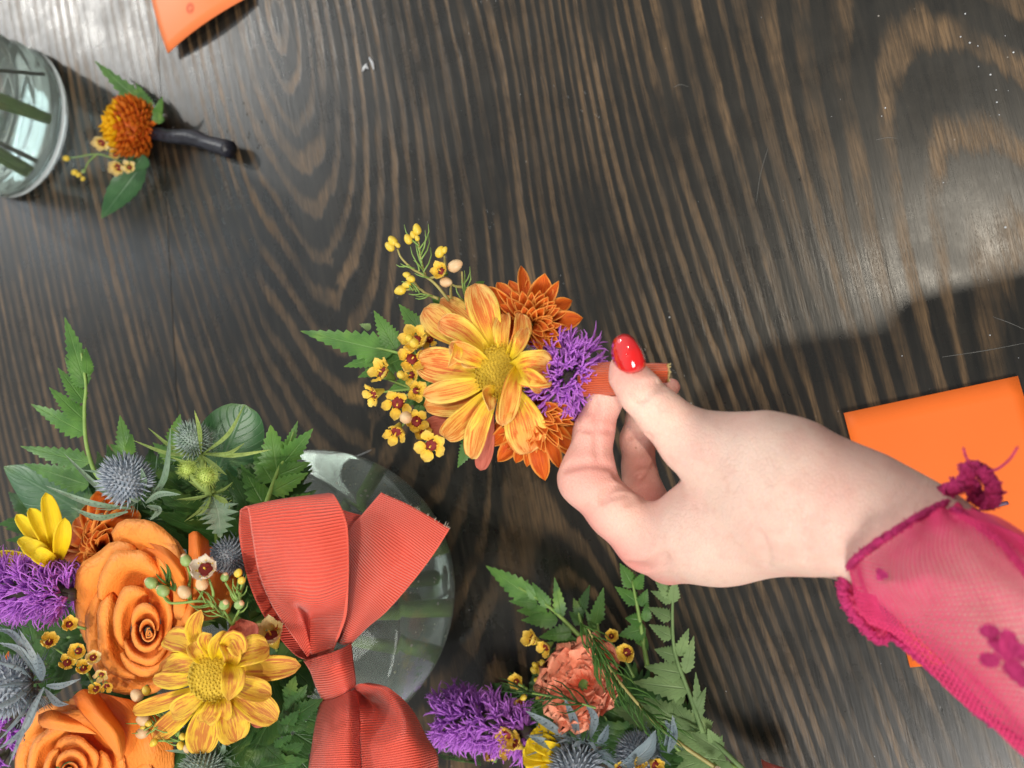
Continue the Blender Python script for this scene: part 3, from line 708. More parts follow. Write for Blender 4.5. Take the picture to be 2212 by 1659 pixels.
    pk = np.zeros(len(V))
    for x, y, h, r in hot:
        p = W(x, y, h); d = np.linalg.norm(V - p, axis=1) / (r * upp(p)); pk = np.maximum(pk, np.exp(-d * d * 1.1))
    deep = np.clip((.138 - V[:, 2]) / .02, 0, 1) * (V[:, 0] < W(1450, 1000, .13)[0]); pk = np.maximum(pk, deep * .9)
    return V, F, pk, hit
V, F, pk, hit = build_hand()
arm = thing('person', 'pale hand with red thumbnail in a sheer magenta lace sleeve, pinching the small flower posy', 'person', W(1850, 1110, .15))
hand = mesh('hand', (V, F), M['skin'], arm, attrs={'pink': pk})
sm = hand.modifiers.new('smooth', 'SMOOTH'); sm.factor = .5; sm.iterations = 2
# nail
def nail():
    out = [(640, 200), (655, 150), (690, 116), (735, 106), (785, 125), (830, 175), (870, 240), (895, 300), (905, 350), (888, 398), (830, 422), (765, 432), (700, 415), (668, 378), (648, 320), (636, 260)]
    c = np.array([768, 275.]); V, U = [], []; nr = 7; m = 48
    ring = crom(out + [out[0]], m + 1)[:m]
    d = unit(np.array([.30, 1.0])); s_ = np.array([d[1], -d[0]])
    for i in range(nr):
        f = i / (nr - 1)
        for q in ring:
            v = (q - c) * f; across = float(v @ s_) / 130; along = float(v @ d) / 165
            h = .1752 - .0042 * across ** 2 - .0010 * along - .0012 * along ** 2 - (.0008 if i == nr - 1 else 0)
            V.append(P(ZH, *(c + v), h)); U.append((across, along))
    o = mesh('thumbnail', (V, gridfaces(nr, m, True), U), M['nail'], arm); solid(o, .0011, 1)
    return o
nail()['label'] = 'long oval thumbnail with glossy red polish'

# sleeve: loops round the forearm; row 0 is the hem
front = []
def sleeve():
    top = [(2052, 1082), (2085, 1098), (2135, 1125), (2225, 1180), (2340, 1250), (2470, 1340)]
    bot = [(1830, 1236), (1864, 1322), (1942, 1380), (2068, 1492), (2200, 1608), (2350, 1745)]
    hts = [(.166, .160), (.170, .162), (.175, .165), (.181, .172), (.188, .18), (.195, .19)]
    sag = [(-45, 15), (-35, 22), (-10, 10), (0, 0), (0, 0), (0, 0)]     # hem curve: offset of the middle of the front
    bul = [.0265, .031, .034, .037, .040, .044]
    rows = []
    for k in range(6):
        a = W(*top[k], hts[k][0]); b = W(*bot[k], hts[k][1]); m = (a + b) / 2; hv = (a - b) / 2
        up = unit(toward(m)); off = W(m_px(top[k], bot[k])[0] + sag[k][0], m_px(top[k], bot[k])[1] + sag[k][1], (hts[k][0] + hts[k][1]) / 2) - m
        loop = []
        for j in range(25):
            th = 2 * math.pi * j / 24; w_ = max(0, math.sin(th))
            loop.append(m + hv * math.cos(th) + up * bul[k] * math.sin(th) + off * w_ * w_)
        rows.append(loop)
    return np.array(rows)
def m_px(a, b): return ((a[0] + b[0]) / 2, (a[1] + b[1]) / 2)
rows = sleeve()
def sleeve_point_grid(nu, nv):
    cols = np.array([crom(r, nv + 1)[:-1] for r in rows]); return np.array([crom(cols[:, j], nu) for j in range(nv)]).transpose(1, 0, 2)
GU, GV = 240, 300
SG = sleeve_point_grid(GU, GV)
mp = [hit(x, y) for x, y in ((1900, 1150), (2100, 1250))]
def sp(u, v, off=0.0):                           # u along 0..1, v round 0..1
    uu = min(max(u, 0), 1) * (GU - 1); i = min(int(uu), GU - 2); fu = uu - i; vv = (v % 1) * GV; j = int(vv) % GV; fv = vv - int(vv); k = (j + 1) % GV
    p = (SG[i, j] * (1 - fv) + SG[i, k] * fv) * (1 - fu) + (SG[i + 1, j] * (1 - fv) + SG[i + 1, k] * fv) * fu
    p = p + unit(p - SG[i].mean(0)) * (.0010 * math.sin(v * 44 + u * 9) * min(1, u * 3 + .2) + .0006 * math.sin(v * 90 - u * 17)) if off is not None else p
    return p
slv = mesh('sleeve', (np.array([sp(i / 59, j / 96) for i in range(60) for j in range(96)]), gridfaces(60, 96, True)), M['sheer'], arm,
           attrs={'dens': [(.04 + .13 * min(1, i / 40) ** .8 + .40 * max(0, -math.cos(2 * math.pi * j / 96)) ** 3.0) for i in range(60) for j in range(96)]})
slv['label'] = 'sheer magenta lace sleeve with a ruffled edge'
def net():
    nu, nv = 72, 84; V, F = [], []
    idx = {}
    def vid(a, b):
        key = (a, b % (2 * nv))
        if key not in idx:
            idx[key] = len(V); u = (a / 3.0) / nu; V.append(sp(u + rnd.uniform(-.0007, .0007), key[1] / (2 * nv) + rnd.uniform(-.0004, .0004)))
        return idx[key]
    E = set()
    for r in range(nu):                          # hexagon lattice
        for c in range(nv):
            o_ = c * 2 + (r % 2)
            ring = [(3 * r + 1, o_), (3 * r, o_ + 1), (3 * r + 1, o_ + 2), (3 * r + 3, o_ + 2), (3 * r + 4, o_ + 1), (3 * r + 3, o_)]
            if ring[4][0] > 3 * nu: continue
            F.append(tuple(vid(*q) for q in ring))
    me_o = mesh('lace_net', (np.array(V), F), M['net'], slv)
    wf = me_o.modifiers.new('threads', 'WIREFRAME'); wf.thickness = .00036; wf.use_replace = True; wf.use_boundary = True; wf.use_even_offset = False
    return me_o
net()
# corded hem and ruffles
def cord(pts, r, name='hem', m=200, wob=.0004):
    r = r * .8
    c = crom(pts, m); c = c + np.array([[rnd.uniform(-1, 1) * wob * .5 for _ in range(3)] for _ in range(m)])
    g = [tube(c, r, 8, m, bump=.14)]
    for k in range(m // 2):                      # the wrapped stitches
        p = c[rnd.randrange(m)]; d = unit([rnd.uniform(-1, 1) for _ in range(3)]); g.append(tube([p, p + d * r * 1.5], [r * .35, r * .15], 4, 3))
    return mesh(name, join(g), M['thread'], arm)
hemf = [sp(0.0, v) for v in np.linspace(0.0, .5, 14)]
hemb = [sp(0.0, v) for v in np.linspace(.5, 1.0, 14)]
cord(hemf, .0015); cord(hemb, .0013)
def w8(L, h): return [P(Z8, x, y, h + (hh if hh else 0)) for x, y, hh in L]
# lower ruffle: bunched flap
edge = w8([(270, 705, .006), (190, 720, .008), (150, 780, .008), (138, 850, .007), (165, 920, .005), (215, 985, .003), (300, 1068, .0), (350, 1040, -.002), (385, 1030, -.002)], .166)
cord(edge, .0022, 'ruffle_edge', 150)
inn = w8([(330, 730, .008), (290, 745, .012), (285, 800, .014), (290, 860, .013), (310, 930, .010), (330, 975, .007), (345, 1000, .003), (365, 1015, .001), (390, 1030, .0)], .164)
rf = surf([edge, [(a + b) / 2 + np.array([0, 0, .0015 * (-1) ** i]) for i, (a, b) in enumerate(zip(edge, inn))], inn], 14, 90)
V_ = rf[0].copy()
for i in range(14):
    for j in range(90): V_[i * 90 + j, 2] += .0011 * math.sin(j * .9) * math.sin(math.pi * i / 13)
mesh('ruffle', (V_, rf[1], rf[2]), M['sheer'], arm, attrs={'dens': [.95 - .45 * math.sin(math.pi * (i / 13)) ** 2 * (.35 + .65 * (j > 62)) for i in range(14) for j in range(90)]})
# upper ruffle: curled loop
e2 = w8([(625, 450, .0), (600, 395, .002), (650, 375, .004), (700, 345, .006), (712, 300, .007), (745, 280, .008), (790, 310, .008), (825, 365, .006), (828, 420, .003), (800, 440, .0), (765, 430, -.002), (745, 405, -.003), (735, 360, -.002)], .170)
cord(e2, .0027, 'ruffle_edge', 170)
i2 = w8([(660, 480, .0), (650, 430, .001), (680, 410, .002), (725, 395, .003), (740, 350, .003), (760, 325, .004), (780, 350, .004), (795, 385, .003), (790, 405, .001), (780, 410, .0), (765, 410, -.002), (755, 405, -.003), (745, 380, -.003)], .168)
r2 = surf([e2, i2], 10, 90)
mesh('ruffle', r2, M['sheer'], arm, attrs={'dens': [.35 + .25 * ((i // 3) % 2) for i in range(len(r2[0]))]})
for L in ([(735, 275, .008), (710, 245, .010), (690, 190, .012)], [(745, 280, .008), (722, 262, .010), (700, 225, .012), (692, 192, .013)], [(795, 300, .008), (850, 285, .008), (905, 240, .010), (940, 185, .012)]):
    mesh('loose_thread', tube(w8(L, .172), [.0004, .0003], 5, 14), M['thread'], arm)
# gathered upper seam and folded panel
seam = w8([(640, 470, .003), (700, 510, .006), (790, 570, .010), (880, 640, .012), (960, 740, .014), (1060, 860, .014)], .176)
cord(seam, .0013, 'seam', 120)
lowedge = [sp(u, .5) + (toward(sp(u, .5)) * .001) for u in np.linspace(.12, .8, 16)]
cord(lowedge, .0016, 'seam', 160)
pan = surf([w8([(650, 465, .002), (760, 480, .004), (860, 510, .005), (980, 585, .005), (1080, 650, .005)], .174), w8([(690, 500, .005), (780, 550, .009), (880, 610, .011), (980, 700, .012), (1080, 800, .012)], .176)], 8, 40)
mesh('folded_panel', pan, M['sheer'], arm, attrs={'dens': [.86] * len(pan[0])})
# floral motifs darned into the net
def motif(L, wd, k=0):
    g = []
    for pts in L:
        c = [P(Z8, x, y, .235) for x, y in pts]
        # drop on to the sleeve: nearest point of the cloth along the view
        q = []
        S = SG.reshape(-1, 3)
        for (x, y) in pts:
            r = ray(*Z8(x, y)); r = r / np.linalg.norm(r); d = S - CAM; t_ = d @ r; e = np.linalg.norm(d - t_[:, None] * r, axis=1)
            near = np.where(e < e.min() + .003)[0]; b = near[np.argmin(t_[near])]; q.append(CAM + r * (t_[b] - .0016))
        g.append(petal([q[0], (np.array(q[0]) + q[-1]) / 2 if len(q) == 2 else q[1], q[-1]], wd * .0012 / 10, 'round', .0, None, 10, 5))
    return mesh('lace_motif', join(g), M['thread'], slv)
motif([[(760, 1030), (820, 1035), (850, 1060)], [(765, 1140), (810, 1165), (860, 1150)], [(880, 1020), (900, 1080), (880, 1160)], [(860, 1120), (930, 1110), (990, 1180)], [(870, 1180), (930, 1220), (1000, 1300)], [(800, 1060), (870, 1110), (920, 1180)], [(900, 1150), (960, 1230), (1040, 1240)]], 30)
motif([[(290, 765), (320, 770), (345, 790)], [(300, 740), (310, 770), (300, 800)]], 18)

o = mesh('dried_stem', tube([P(Z8, 770, 463, .002), P(Z8, 830, 456, .0025), P(Z8, 895, 442, .002)], [.0011, .0009], 6, 12), plain('dry_violet_stem', (.12, .07, .13)), None)
o['label'] = 'short thin purplish dry stem lying on the bright orange card by the sleeve ruffle'; o['category'] = 'stem'
# ---------------------------------------------------------------- the posy in the hand
pc = W(1100, 800, .148)
posy = thing('flower_posy', 'small posy of one yellow daisy, rust mums and violet florets held between finger and thumb', 'posy', pc)
dz = P(Z1, 1140, 862, .157)
daisy = mesh('daisy', ball(dz - toward(dz) * .004, .010, toward(dz), .5, 9, 14), M['stem'], posy)
def pet(Z, parent, mat, base, mid, tip, wd, hb, hm, ht, **kw):
    b, m_, t_ = P(Z, *base, hb), P(Z, *mid, hm), P(Z, *tip, ht)
    s_ = (1 / 1.82278) * {id(Z1): .76854, id(Z4): .67751, id(Z5): .82831, id(Z6): .67812, id(Z3): .57262, id(Z7): .54241}[id(Z)]
    kw.setdefault('nu', 18); kw.setdefault('nv', 9)
    o = mesh(kw.pop('name', 'petal'), petal([b, m_, t_], wd * s_ * upp(m_), **kw), mat, parent); solid(o, .00025); return o
D = M['daisy']; h = .155
pet(Z1, daisy, D, (1060, 760), (860, 640), (740, 540), 165, h - .005, h - .006, h - .012, cup=.2, seed=1)
pet(Z1, daisy, D, (1090, 740), (960, 590), (825, 490), 120, h - .006, h - .009, h - .014, cup=.2, seed=2)
pet(Z1, daisy, D, (1120, 780), (1055, 580), (1000, 412), 168, h - .002, h + .002, h - .004, cup=.25, seed=3, twist=-.2)
pet(Z1, daisy, D, (1100, 800), (950, 660), (818, 605), 125, h - .001, h + .006, h + .004, cup=.5, seed=4, ruf=.04)
pet(Z1, daisy, D, (1075, 875), (880, 840), (703, 815), 190, h - .002, h + .002, h - .004, cup=.3, seed=5)
pet(Z1, daisy, D, (1090, 840), (980, 770), (870, 730), 105, h, h + .010, h + .012, cup=.8, seed=6, roll=.25)
pet(Z1, daisy, D, (912, 708), (905, 770), (866, 840), 62, h + .011, h + .0135, h + .012, cup=.5, seed=7, kind='point', roll=.5)
pet(Z1, daisy, D, (1095, 830), (1010, 810), (930, 820), 70, h, h + .006, h + .008, cup=.6, seed=17)
pet(Z1, daisy, D, (1085, 930), (950, 1010), (740, 1035), 145, h - .004, h, h - .006, cup=.3, seed=8)
pet(Z1, daisy, D, (1080, 905), (930, 950), (738, 985), 120, h - .001, h + .004, h + .002, cup=.5, seed=9, ruf=.04)
pet(Z1, daisy, D, (1100, 940), (960, 1090), (845, 1200), 135, h - .001, h + .004, h - .003, cup=.6, seed=10, roll=.2)
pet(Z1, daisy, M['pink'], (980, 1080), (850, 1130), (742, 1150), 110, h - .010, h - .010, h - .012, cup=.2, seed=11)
pet(Z1, daisy, D, (1115, 960), (1040, 1120), (985, 1310), 120, h, h + .003, h - .002, cup=.7, seed=12, roll=-.3)
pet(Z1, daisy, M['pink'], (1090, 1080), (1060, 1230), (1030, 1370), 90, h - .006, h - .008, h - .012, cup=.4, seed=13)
pet(Z1, daisy, D, (1110, 940), (1060, 975), (1075, 1065), 95, h + .003, h + .009, h + .012, cup=.5, seed=14, kind='daisy', roll=.5, twist=.5)
pet(Z1, daisy, D, (1180, 930), (1245, 1110), (1285, 1280), 215, h - .001, h + .003, h - .006, cup=.25, seed=15, twist=.2)
pet(Z1, daisy, D, (1215, 840), (1185, 950), (1150, 1130), 105, h + .002, h + .013, h + .006, cup=.7, seed=16, roll=.3, kind='daisy')
pet(Z1, daisy, D, (1185, 850), (1290, 850), (1378, 850), 195, h, h + .010, h + .001, cup=.55, seed=18, ruf=.05)
pet(Z1, daisy, D, (1235, 850), (1300, 900), (1350, 955), 90, h + .006, h + .011, h + .002, cup=.6, seed=28)
pet(Z1, daisy, D, (1165, 790), (1225, 680), (1240, 565), 100, h, h + .007, h + .002, cup=.7, seed=19, roll=-.4)
pet(Z1, daisy, D, (1150, 780), (1150, 680), (1160, 565), 95, h - .001, h + .003, h - .003, cup=.8, seed=20, roll=.4)
pet(Z1, daisy, D, (1185, 800), (1240, 720), (1262, 640), 85, h + .002, h + .009, h + .005, cup=.6, seed=21, roll=.5)
pet(Z1, daisy, D, (1060, 830), (1000, 720), (930, 640), 90, h - .001, h + .003, h + .003, cup=.5, seed=22)
pet(Z1, daisy, D, (1140, 960), (1150, 1060), (1140, 1140), 80, h, h + .008, h + .009, cup=.6, seed=23)
# the domed heart, stippled with tiny florets
g = [ball(dz - toward(dz) * .002, .0105, toward(dz), .42, 9, 18)]
zt = toward(dz); xt = unit(np.cross(zt, (.2, .9, .1))); yt = np.cross(zt, xt)
for k in range(230):
    f = (k + .5) / 230; a = k * 2.39996; r_ = .0108 * math.sqrt(f); p = dz + (xt * math.cos(a) + yt * math.sin(a)) * r_ + zt * (.0026 - .0034 * f)
    g.append(tube([p, p + zt * (.0010 + .0014 * (f > .75)) + (xt * math.cos(a) + yt * math.sin(a)) * (.0006 * (f > .6))], [.00038, .00022], 5, 2))
mesh('disc', join(g), M['disc'], daisy)
# rust mums
def rustmum(Z, parent, c, tips, hc, inner, seed, scale_w=54, mat=None):
    rr = random.Random(seed); o = mesh('chrysanthemum', ball(P(Z, *c, hc - .010), .006, (0, 0, 1)), M['stem'], parent)
    for k, (x, y, wd) in enumerate(tips):
        b = (c[0] + (x - c[0]) * .12, c[1] + (y - c[1]) * .12); m_ = ((b[0] + x) / 2 + rr.uniform(-12, 12), (b[1] + y) / 2 + rr.uniform(-12, 12))
        pet(Z, o, mat or M['rust'], b, m_, (x, y), wd * 1.25, hc - .008, hc - .002 + rr.uniform(-.003, .003), hc - .004 + rr.uniform(-.005, .004), cup=rr.uniform(.5, .9), kind='mum', seed=k, roll=rr.uniform(-.35, .35), nu=12, nv=7)
    for k in range(inner[0]):
        a = R(inner[1] + (inner[2] - inner[1]) * (k + rr.uniform(-.3, .3)) / inner[0]); L = inner[3] * rr.uniform(.45, 1.0)
        t_ = (c[0] + math.cos(a) * L, c[1] + math.sin(a) * L); b = (c[0] + math.cos(a) * L * .1, c[1] + math.sin(a) * L * .1)
        hh = hc + .010 * (1 - L / inner[3]) + .002
        pet(Z, o, mat or M['rust'], b, ((b[0] + t_[0]) / 2, (b[1] + t_[1]) / 2), t_, scale_w * rr.uniform(.85, 1.2), hc - .005, hh - .001, hh + .002, cup=rr.uniform(.6, 1.0), kind='mum', seed=k, roll=rr.uniform(-.4, .4), nu=9, nv=5)
    return o
rustmum(Z1, posy, (1290, 620), [(1060, 430, 80), (1115, 405, 60), (1178, 395, 60), (1238, 320, 55), (1270, 392, 50), (1360, 360, 105), (1432, 398, 50), (1500, 498, 70), (1555, 588, 85), (1480, 660, 80), (1400, 690, 70), (1300, 740, 80), (1050, 540, 90), (1120, 640, 90), (1470, 560, 60), (1400, 500, 60), (1100, 480, 90), (1180, 450, 60), (1320, 470, 60)], .148, (30, -150, 75, 200), 5)
rustmum(Z1, posy, (1310, 1060), [(1550, 1112, 70), (1597, 1225, 70), (1530, 1312, 75), (1440, 1362, 60), (1362, 1422, 85), (1268, 1352, 60), (1212, 1332, 60), (1118, 1325, 75), (1078, 1245, 70), (1480, 1200, 70), (1400, 1290, 60), (1320, 1330, 60), (1160, 1260, 60), (1500, 1270, 70), (1300, 960, 90), (1090, 1180, 80), (1230, 1250, 60), (1360, 1210, 70)], .147, (30, -10, 165, 230), 6)
# violet tuft
lc = P(Z1, 1476, 882, .149); zt = toward(lc)
core = mesh('violet_tuft', ball(lc - zt * .007, .0095, zt, .7, 8, 12), M['core'], posy)
g = []; rr = random.Random(11)
for k in range(100):
    f = ((k + .5) / 100); a = k * 2.39996; ph = .25 + 1.35 * f ** .8
    xt = unit(np.cross(zt, (.2, .9, .1))); yt = np.cross(zt, xt)
    d = unit((xt * math.cos(a) + yt * math.sin(a)) * math.sin(ph) + zt * math.cos(ph)); b = lc - zt * .004 + d * .0065
    floret(g, b, unit(d + np.array([rr.uniform(-.3, .3) for _ in range(3)])), .0135 * rr.uniform(.7, 1.1) * (.55 + .45 * f), .00048, rr, 5)
mesh('florets', join(g), M['purple'], core, kind='stuff')
# ribbon-wrapped stems
A_, B_ = P(Z1, 1580, 912, .146), P(Z1, 1860, 890, .1545)
tw = tube([A_, (A_ + B_) / 2, B_], [.0068, .0066, .0055], 24, 30, uvs=1)
tw[2][:, 0] *= 48; wrapm = M['wrap']
wr = mesh('ribbon_wrap', (tw[0], tw[1], np.stack([np.full(len(tw[2]), .5), tw[2][:, 0]], 1)), wrapm, posy)
e = surf([[P(Z1, 1840, y, .1545 + .002 * math.cos((y - 870) / 30)) for y in (828, 850, 872, 895, 918)], [P(Z1, 1920, y, .156 + .003 * math.cos((y - 870) / 30)) for y in (826, 848, 870, 892, 914)], [P(Z1, 1990, y, .156 + .002 * math.cos((y - 870) / 22)) for y in (828, 848, 870, 892, 914)]], 16, 20)
e[2][:, 1] = e[2][:, 0] * 9; e[2][:, 0] = .5
solid(mesh('ribbon_end', e, wrapm, posy), .0012)
fz = [tube([P(Z1, 1988, 828 + 4.5 * k, .157), P(Z1, 1998 + rnd.uniform(-3, 10), 826 + 4.6 * k + rnd.uniform(-4, 4), .158)], [.0003, .00015], 4, 3) for k in range(20)]
mesh('frayed_edge', join(fz), M['waxpale'], posy, kind='stuff')
# fern behind the daisy
fern = mesh('fern_frond', tube([P(Z1, 900, 830, .140), P(Z1, 700, 790, .142), P(Z1, 560, 755, .143), P(Z1, 400, 720, .143)], [.0009, .0005], 6), M['stem'], posy)
for b, t_, wd, hh in [((580, 765), (108, 655), 165, .1430), ((600, 750), (484, 550), 125, .1415), ((760, 700), (612, 517), 135, .1405), ((590, 770), (330, 838), 120, .1400), ((640, 790), (402, 893), 130, .1385), ((1000, 1190), (913, 1355), 110, .140), ((1040, 1200), (1040, 1310), 80, .136), ((830, 520), (775, 470), 60, .136), ((1010, 430), (1050, 400), 50, .135), ((700, 900), (560, 960), 110, .136), ((740, 980), (700, 1100), 100, .136), ((780, 900), (640, 1050), 140, .134)]:
    bb, tt_ = P(Z1, *b, hh), P(Z1, *t_, hh + .002)
    leaflet(bb, tt_, wd * .42163 * upp(bb), M['fern'], fern, nser=11, nu=45, ser=.42, bend=.05)
leaflet(P(Z1, 470, 640, .139), P(Z1, 410, 620, .139), .004, M['fernpale'], fern)
# wax flowers of the posy
def sprig(Z, parent, stems, h, r=.00055, mat=None, name='wax_flower_stem'):
    g = [tube([P(Z, x, y, h + (k / max(1, len(s_) - 1)) * .004) for k, (x, y) in enumerate(s_)], [r * 1.2, r * .7], 6, max(5, len(s_) * 4)) for s_ in stems]
    return mesh(name, join(g), mat or M['stempale'], parent)
s1 = sprig(Z1, posy, [[(870, 500), (800, 415), (740, 370), (680, 335), (625, 280), (605, 235)], [(750, 378), (730, 310), (712, 190)], [(960, 545), (955, 480), (940, 420), (935, 350)], [(940, 430), (900, 425), (870, 405)], [(815, 490), (750, 462), (715, 440), (640, 445)], [(715, 440), (690, 405), (668, 380)], [(880, 490), (878, 440), (880, 420)], [(770, 385), (820, 370)], [(850, 330), (845, 270)]], .146)
for x, y, r_, m_ in [(565, 222, 24, 'bud'), (580, 192, 24, 'bud'), (605, 214, 14, 'bud'), (705, 133, 24, 'bud'), (660, 184, 23, 'bud'), (684, 161, 16, 'bud'), (706, 178, 14, 'bud'), (823, 250, 26, 'bud'), (846, 240, 16, 'bud'), (618, 447, 26, 'bud'), (651, 418, 20, 'bud'), (652, 368, 18, 'bud'), (672, 388, 20, 'bud'), (902, 320, 34, 'budpink'), (855, 405, 28, 'budpink')]:
    p = P(Z1, x, y, .151); bud(s1, p, r_ * .42 * upp(p) * .95, M[m_], unit(W(*Z1(x, y), .151) - P(Z1, 760, 400, .150)))
needles(s1, [P(Z1, 740, 370, .149), P(Z1, 712, 200, .151)], 9, .011, M['stem']); needles(s1, [P(Z1, 780, 390, .149), P(Z1, 640, 300, .151)], 5, .006, M['stem'])
needles(s1, [P(Z1, 800, 480, .149), P(Z1, 650, 440, .151)], 8, .006, M['stem']); needles(s1, [P(Z1, 955, 520, .149), P(Z1, 940, 400, .151)], 6, .008, M['stem'])
wx = lambda x, y, r_, ax, m_='waxp', par=None, seed=0, hh=.151, cl=.35: waxflower(par or posy, P(Z1, x, y, hh), r_ * .42163 * upp(P(Z1, x, y, hh)), unit(toward(P(Z1, x, y, hh)) + np.array(ax)), M[m_], seed=seed, closed=cl)
wx(832, 350, 62, (-.2, .5, 0), par=s1, seed=31, cl=.7)
s2 = sprig(Z1, posy, [[(760, 1000), (700, 960), (560, 905)], [(720, 900), (690, 720)], [(700, 960), (600, 1010)], [(700, 1060), (620, 1150)], [(760, 1120), (780, 1220)], [(690, 950), (500, 970)]], .142, mat=M['stem'])
for k, (x, y, r_, ax, m_, hh) in enumerate([(535, 870, 88, (-.6, .2, 0), 'waxp', .150), (487, 978, 72, (-.7, -.1, 0), 'waxp', .150), (607, 1022, 92, (0, -.1, 0), 'waxp', .155), (600, 1168, 80, (-.3, -.5, 0), 'waxp', .151), (780, 1238, 88, (-.1, -.4, 0), 'waxp', .150), (700, 705, 92, (-.2, .4, 0), 'waxp', .152), (676, 800, 88, (.2, .1, 0), 'waxp', .153), (698, 960, 66, (.4, .2, 0), 'waxp', .149), (700, 1118, 80, (.3, -.2, 0), 'waxp', .147), (770, 700, 55, (.3, .5, 0), 'waxp', .146), (680, 880, 60, (-.2, .2, 0), 'waxp', .148), (740, 1180, 60, (-.2, .2, 0), 'waxp', .145)]):
    wx(x, y, r_, ax, m_, s2, seed=k * 3 + 1, hh=hh)
for x, y, r_, m_ in [(648, 1098, 34, 'budpink'), (690, 716, 26, 'bud'), (665, 692, 22, 'bud'), (622, 878, 22, 'bud')]:
    p = P(Z1, x, y, .158); bud(s2, p, r_ * .42 * upp(p), M[m_], sx=1.1)
# ---------------------------------------------------------------- vases
def lathe(c, prof_, n=64):
    V, F = [], []
    for r_, z in prof_:
        for j in range(n): a = 2 * math.pi * j / n; V.append((c[0] + r_ * math.cos(a), c[1] + r_ * math.sin(a), z))
    m = len(prof_); F = gridfaces(m, n, True)
    return V, F
def caps(V, F, m, n=64):
    return V, F + [tuple(range(n)), tuple((m - 1) * n + j for j in range(n - 1, -1, -1))]
bc = W(655, 1288, .082); BR = 318 * upp(bc); BR = BR * .985
bowl = thing('bowl_vase', 'round clear glass bowl vase full of water, under the big bouquet and red bow', 'vase', (bc[0], bc[1], .001))
zc = .082; sc = .082 / BR if BR > .082 else 1
def bowlr(z): return BR * math.sqrt(max(0, 1 - ((z - zc) / (BR)) ** 2))
zs = np.linspace(zc - BR * .90, zc + BR * .72, 26)
zshift = .002 - zs[0]
outer = [(bowlr(z), z + zshift) for z in zs]; rimr, rimz = outer[-1]
outer += [(rimr + .002, rimz + .004), (rimr + .0035, rimz + .007), (rimr + .003, rimz + .009)]
inner = [(rimr, rimz + .009), (rimr - .002, rimz + .004)] + [(bowlr(z) - .0032, max(z + zshift, .008)) for z in zs[::-1][:-1] if z + zshift > .008]
pf = [(.0005, .002)] + outer + inner + [(.0005, .008)]
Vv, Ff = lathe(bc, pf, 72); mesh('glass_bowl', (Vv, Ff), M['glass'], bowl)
wl = .104
wp = [(bowlr(z) - .0030, z + zshift) for z in zs if .0075 < z + zshift < wl]
Vv, Ff = lathe(bc, [(.0005, .0078)] + wp + [(wp[-1][0], wl), (.0005, wl)], 72)
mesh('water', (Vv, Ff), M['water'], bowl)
# stems standing in the bowl
rr = random.Random(4)
for k in range(15):
    a = rr.uniform(0, 6.28); r1 = rr.uniform(.01, .05); a2 = a + math.pi + rr.uniform(-.6, .6); r2_ = rr.uniform(.015, .045)
    p0 = np.array([bc[0] + r1 * math.cos(a), bc[1] + r1 * math.sin(a), .013]); p1 = np.array([bc[0] + r2_ * .7 * math.cos(a2), bc[1] + r2_ * .7 * math.sin(a2), .15])
    o = mesh('cut_stem', tube([p0, (p0 + p1) / 2 + np.array([0, 0, .0]), p1], [.0030, .0024], 8, 8), M['stem'], bowl)
gb = []
for k in range(170):                             # air bubbles on the inside of the glass
    z_ = rr.uniform(.012, .10); a = rr.uniform(-1.4, 1.2); q_ = bowlr(z_ - zshift) - .0042
    gb.append(ball((bc[0] + q_ * math.cos(a), bc[1] + q_ * math.sin(a), z_), rr.uniform(.0003, .0009), nu=5, nv=6))
mesh('bubbles', join(gb), M['budwhite'], bowl, kind='stuff')
# cylinder vase, upper left
vc = W(46, 270, 0); VR = .0610
vz = thing('cylinder_vase', 'clear ribbed glass vase with green stems in it, cut by the left edge', 'vase', (vc[0], vc[1], .001))
zz = np.linspace(.004, .17, 34)
po = [(.0005, .0015), (VR - .006, .0015), (VR - .002, .003)] + [(VR + .0009 * math.sin(z * 420), z + .003) for z in zz] + [(VR - .0030 + .0006 * math.sin(z * 420), z + .003) for z in zz[::-1] if z > .007] + [(VR - .006, .0075), (.0005, .007)]
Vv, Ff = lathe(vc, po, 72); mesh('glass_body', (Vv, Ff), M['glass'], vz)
Vv, Ff = lathe(vc, [(.0005, .0069), (VR - .0060, .0073)] + [(VR - .0027 + .0006 * math.sin(z * 420), z + .003) for z in zz if .008 < z < .12] + [(VR - .0027, .124), (.0005, .124)], 72)
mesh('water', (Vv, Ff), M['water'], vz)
for a, b, r_, dark in [((480, 860), (-200, 480), .0040, 0), ((425, 870), (-200, 690), .0034, 0), ((350, 500), (-200, 420), .0014, 1), ((285, 1360), (-200, 1130), .0036, 0), ((330, 1255), (-150, 1130), .0018, 1), ((240, 1380), (-200, 1290), .0030, 0)]:
    p0 = P(Z7, *a, .016); p1 = P(Z7, *b, .10)
    v = p0[:2] - vc[:2]; l_ = np.linalg.norm(v)
    if l_ > VR - .009: p0[:2] = vc[:2] + v * (VR - .009) / l_
    v = p1[:2] - vc[:2]; l_ = np.linalg.norm(v)
    if l_ > VR - .012: p1[:2] = vc[:2] + v * (VR - .012) / l_
    o = mesh('cut_stem', tube([p0, (p0 + p1) / 2 + np.array([.001, .001, 0]), p1], [r_, r_ * .85], 10, 12, bump=.06), M['stem'] if not dark else M['core'], vz)

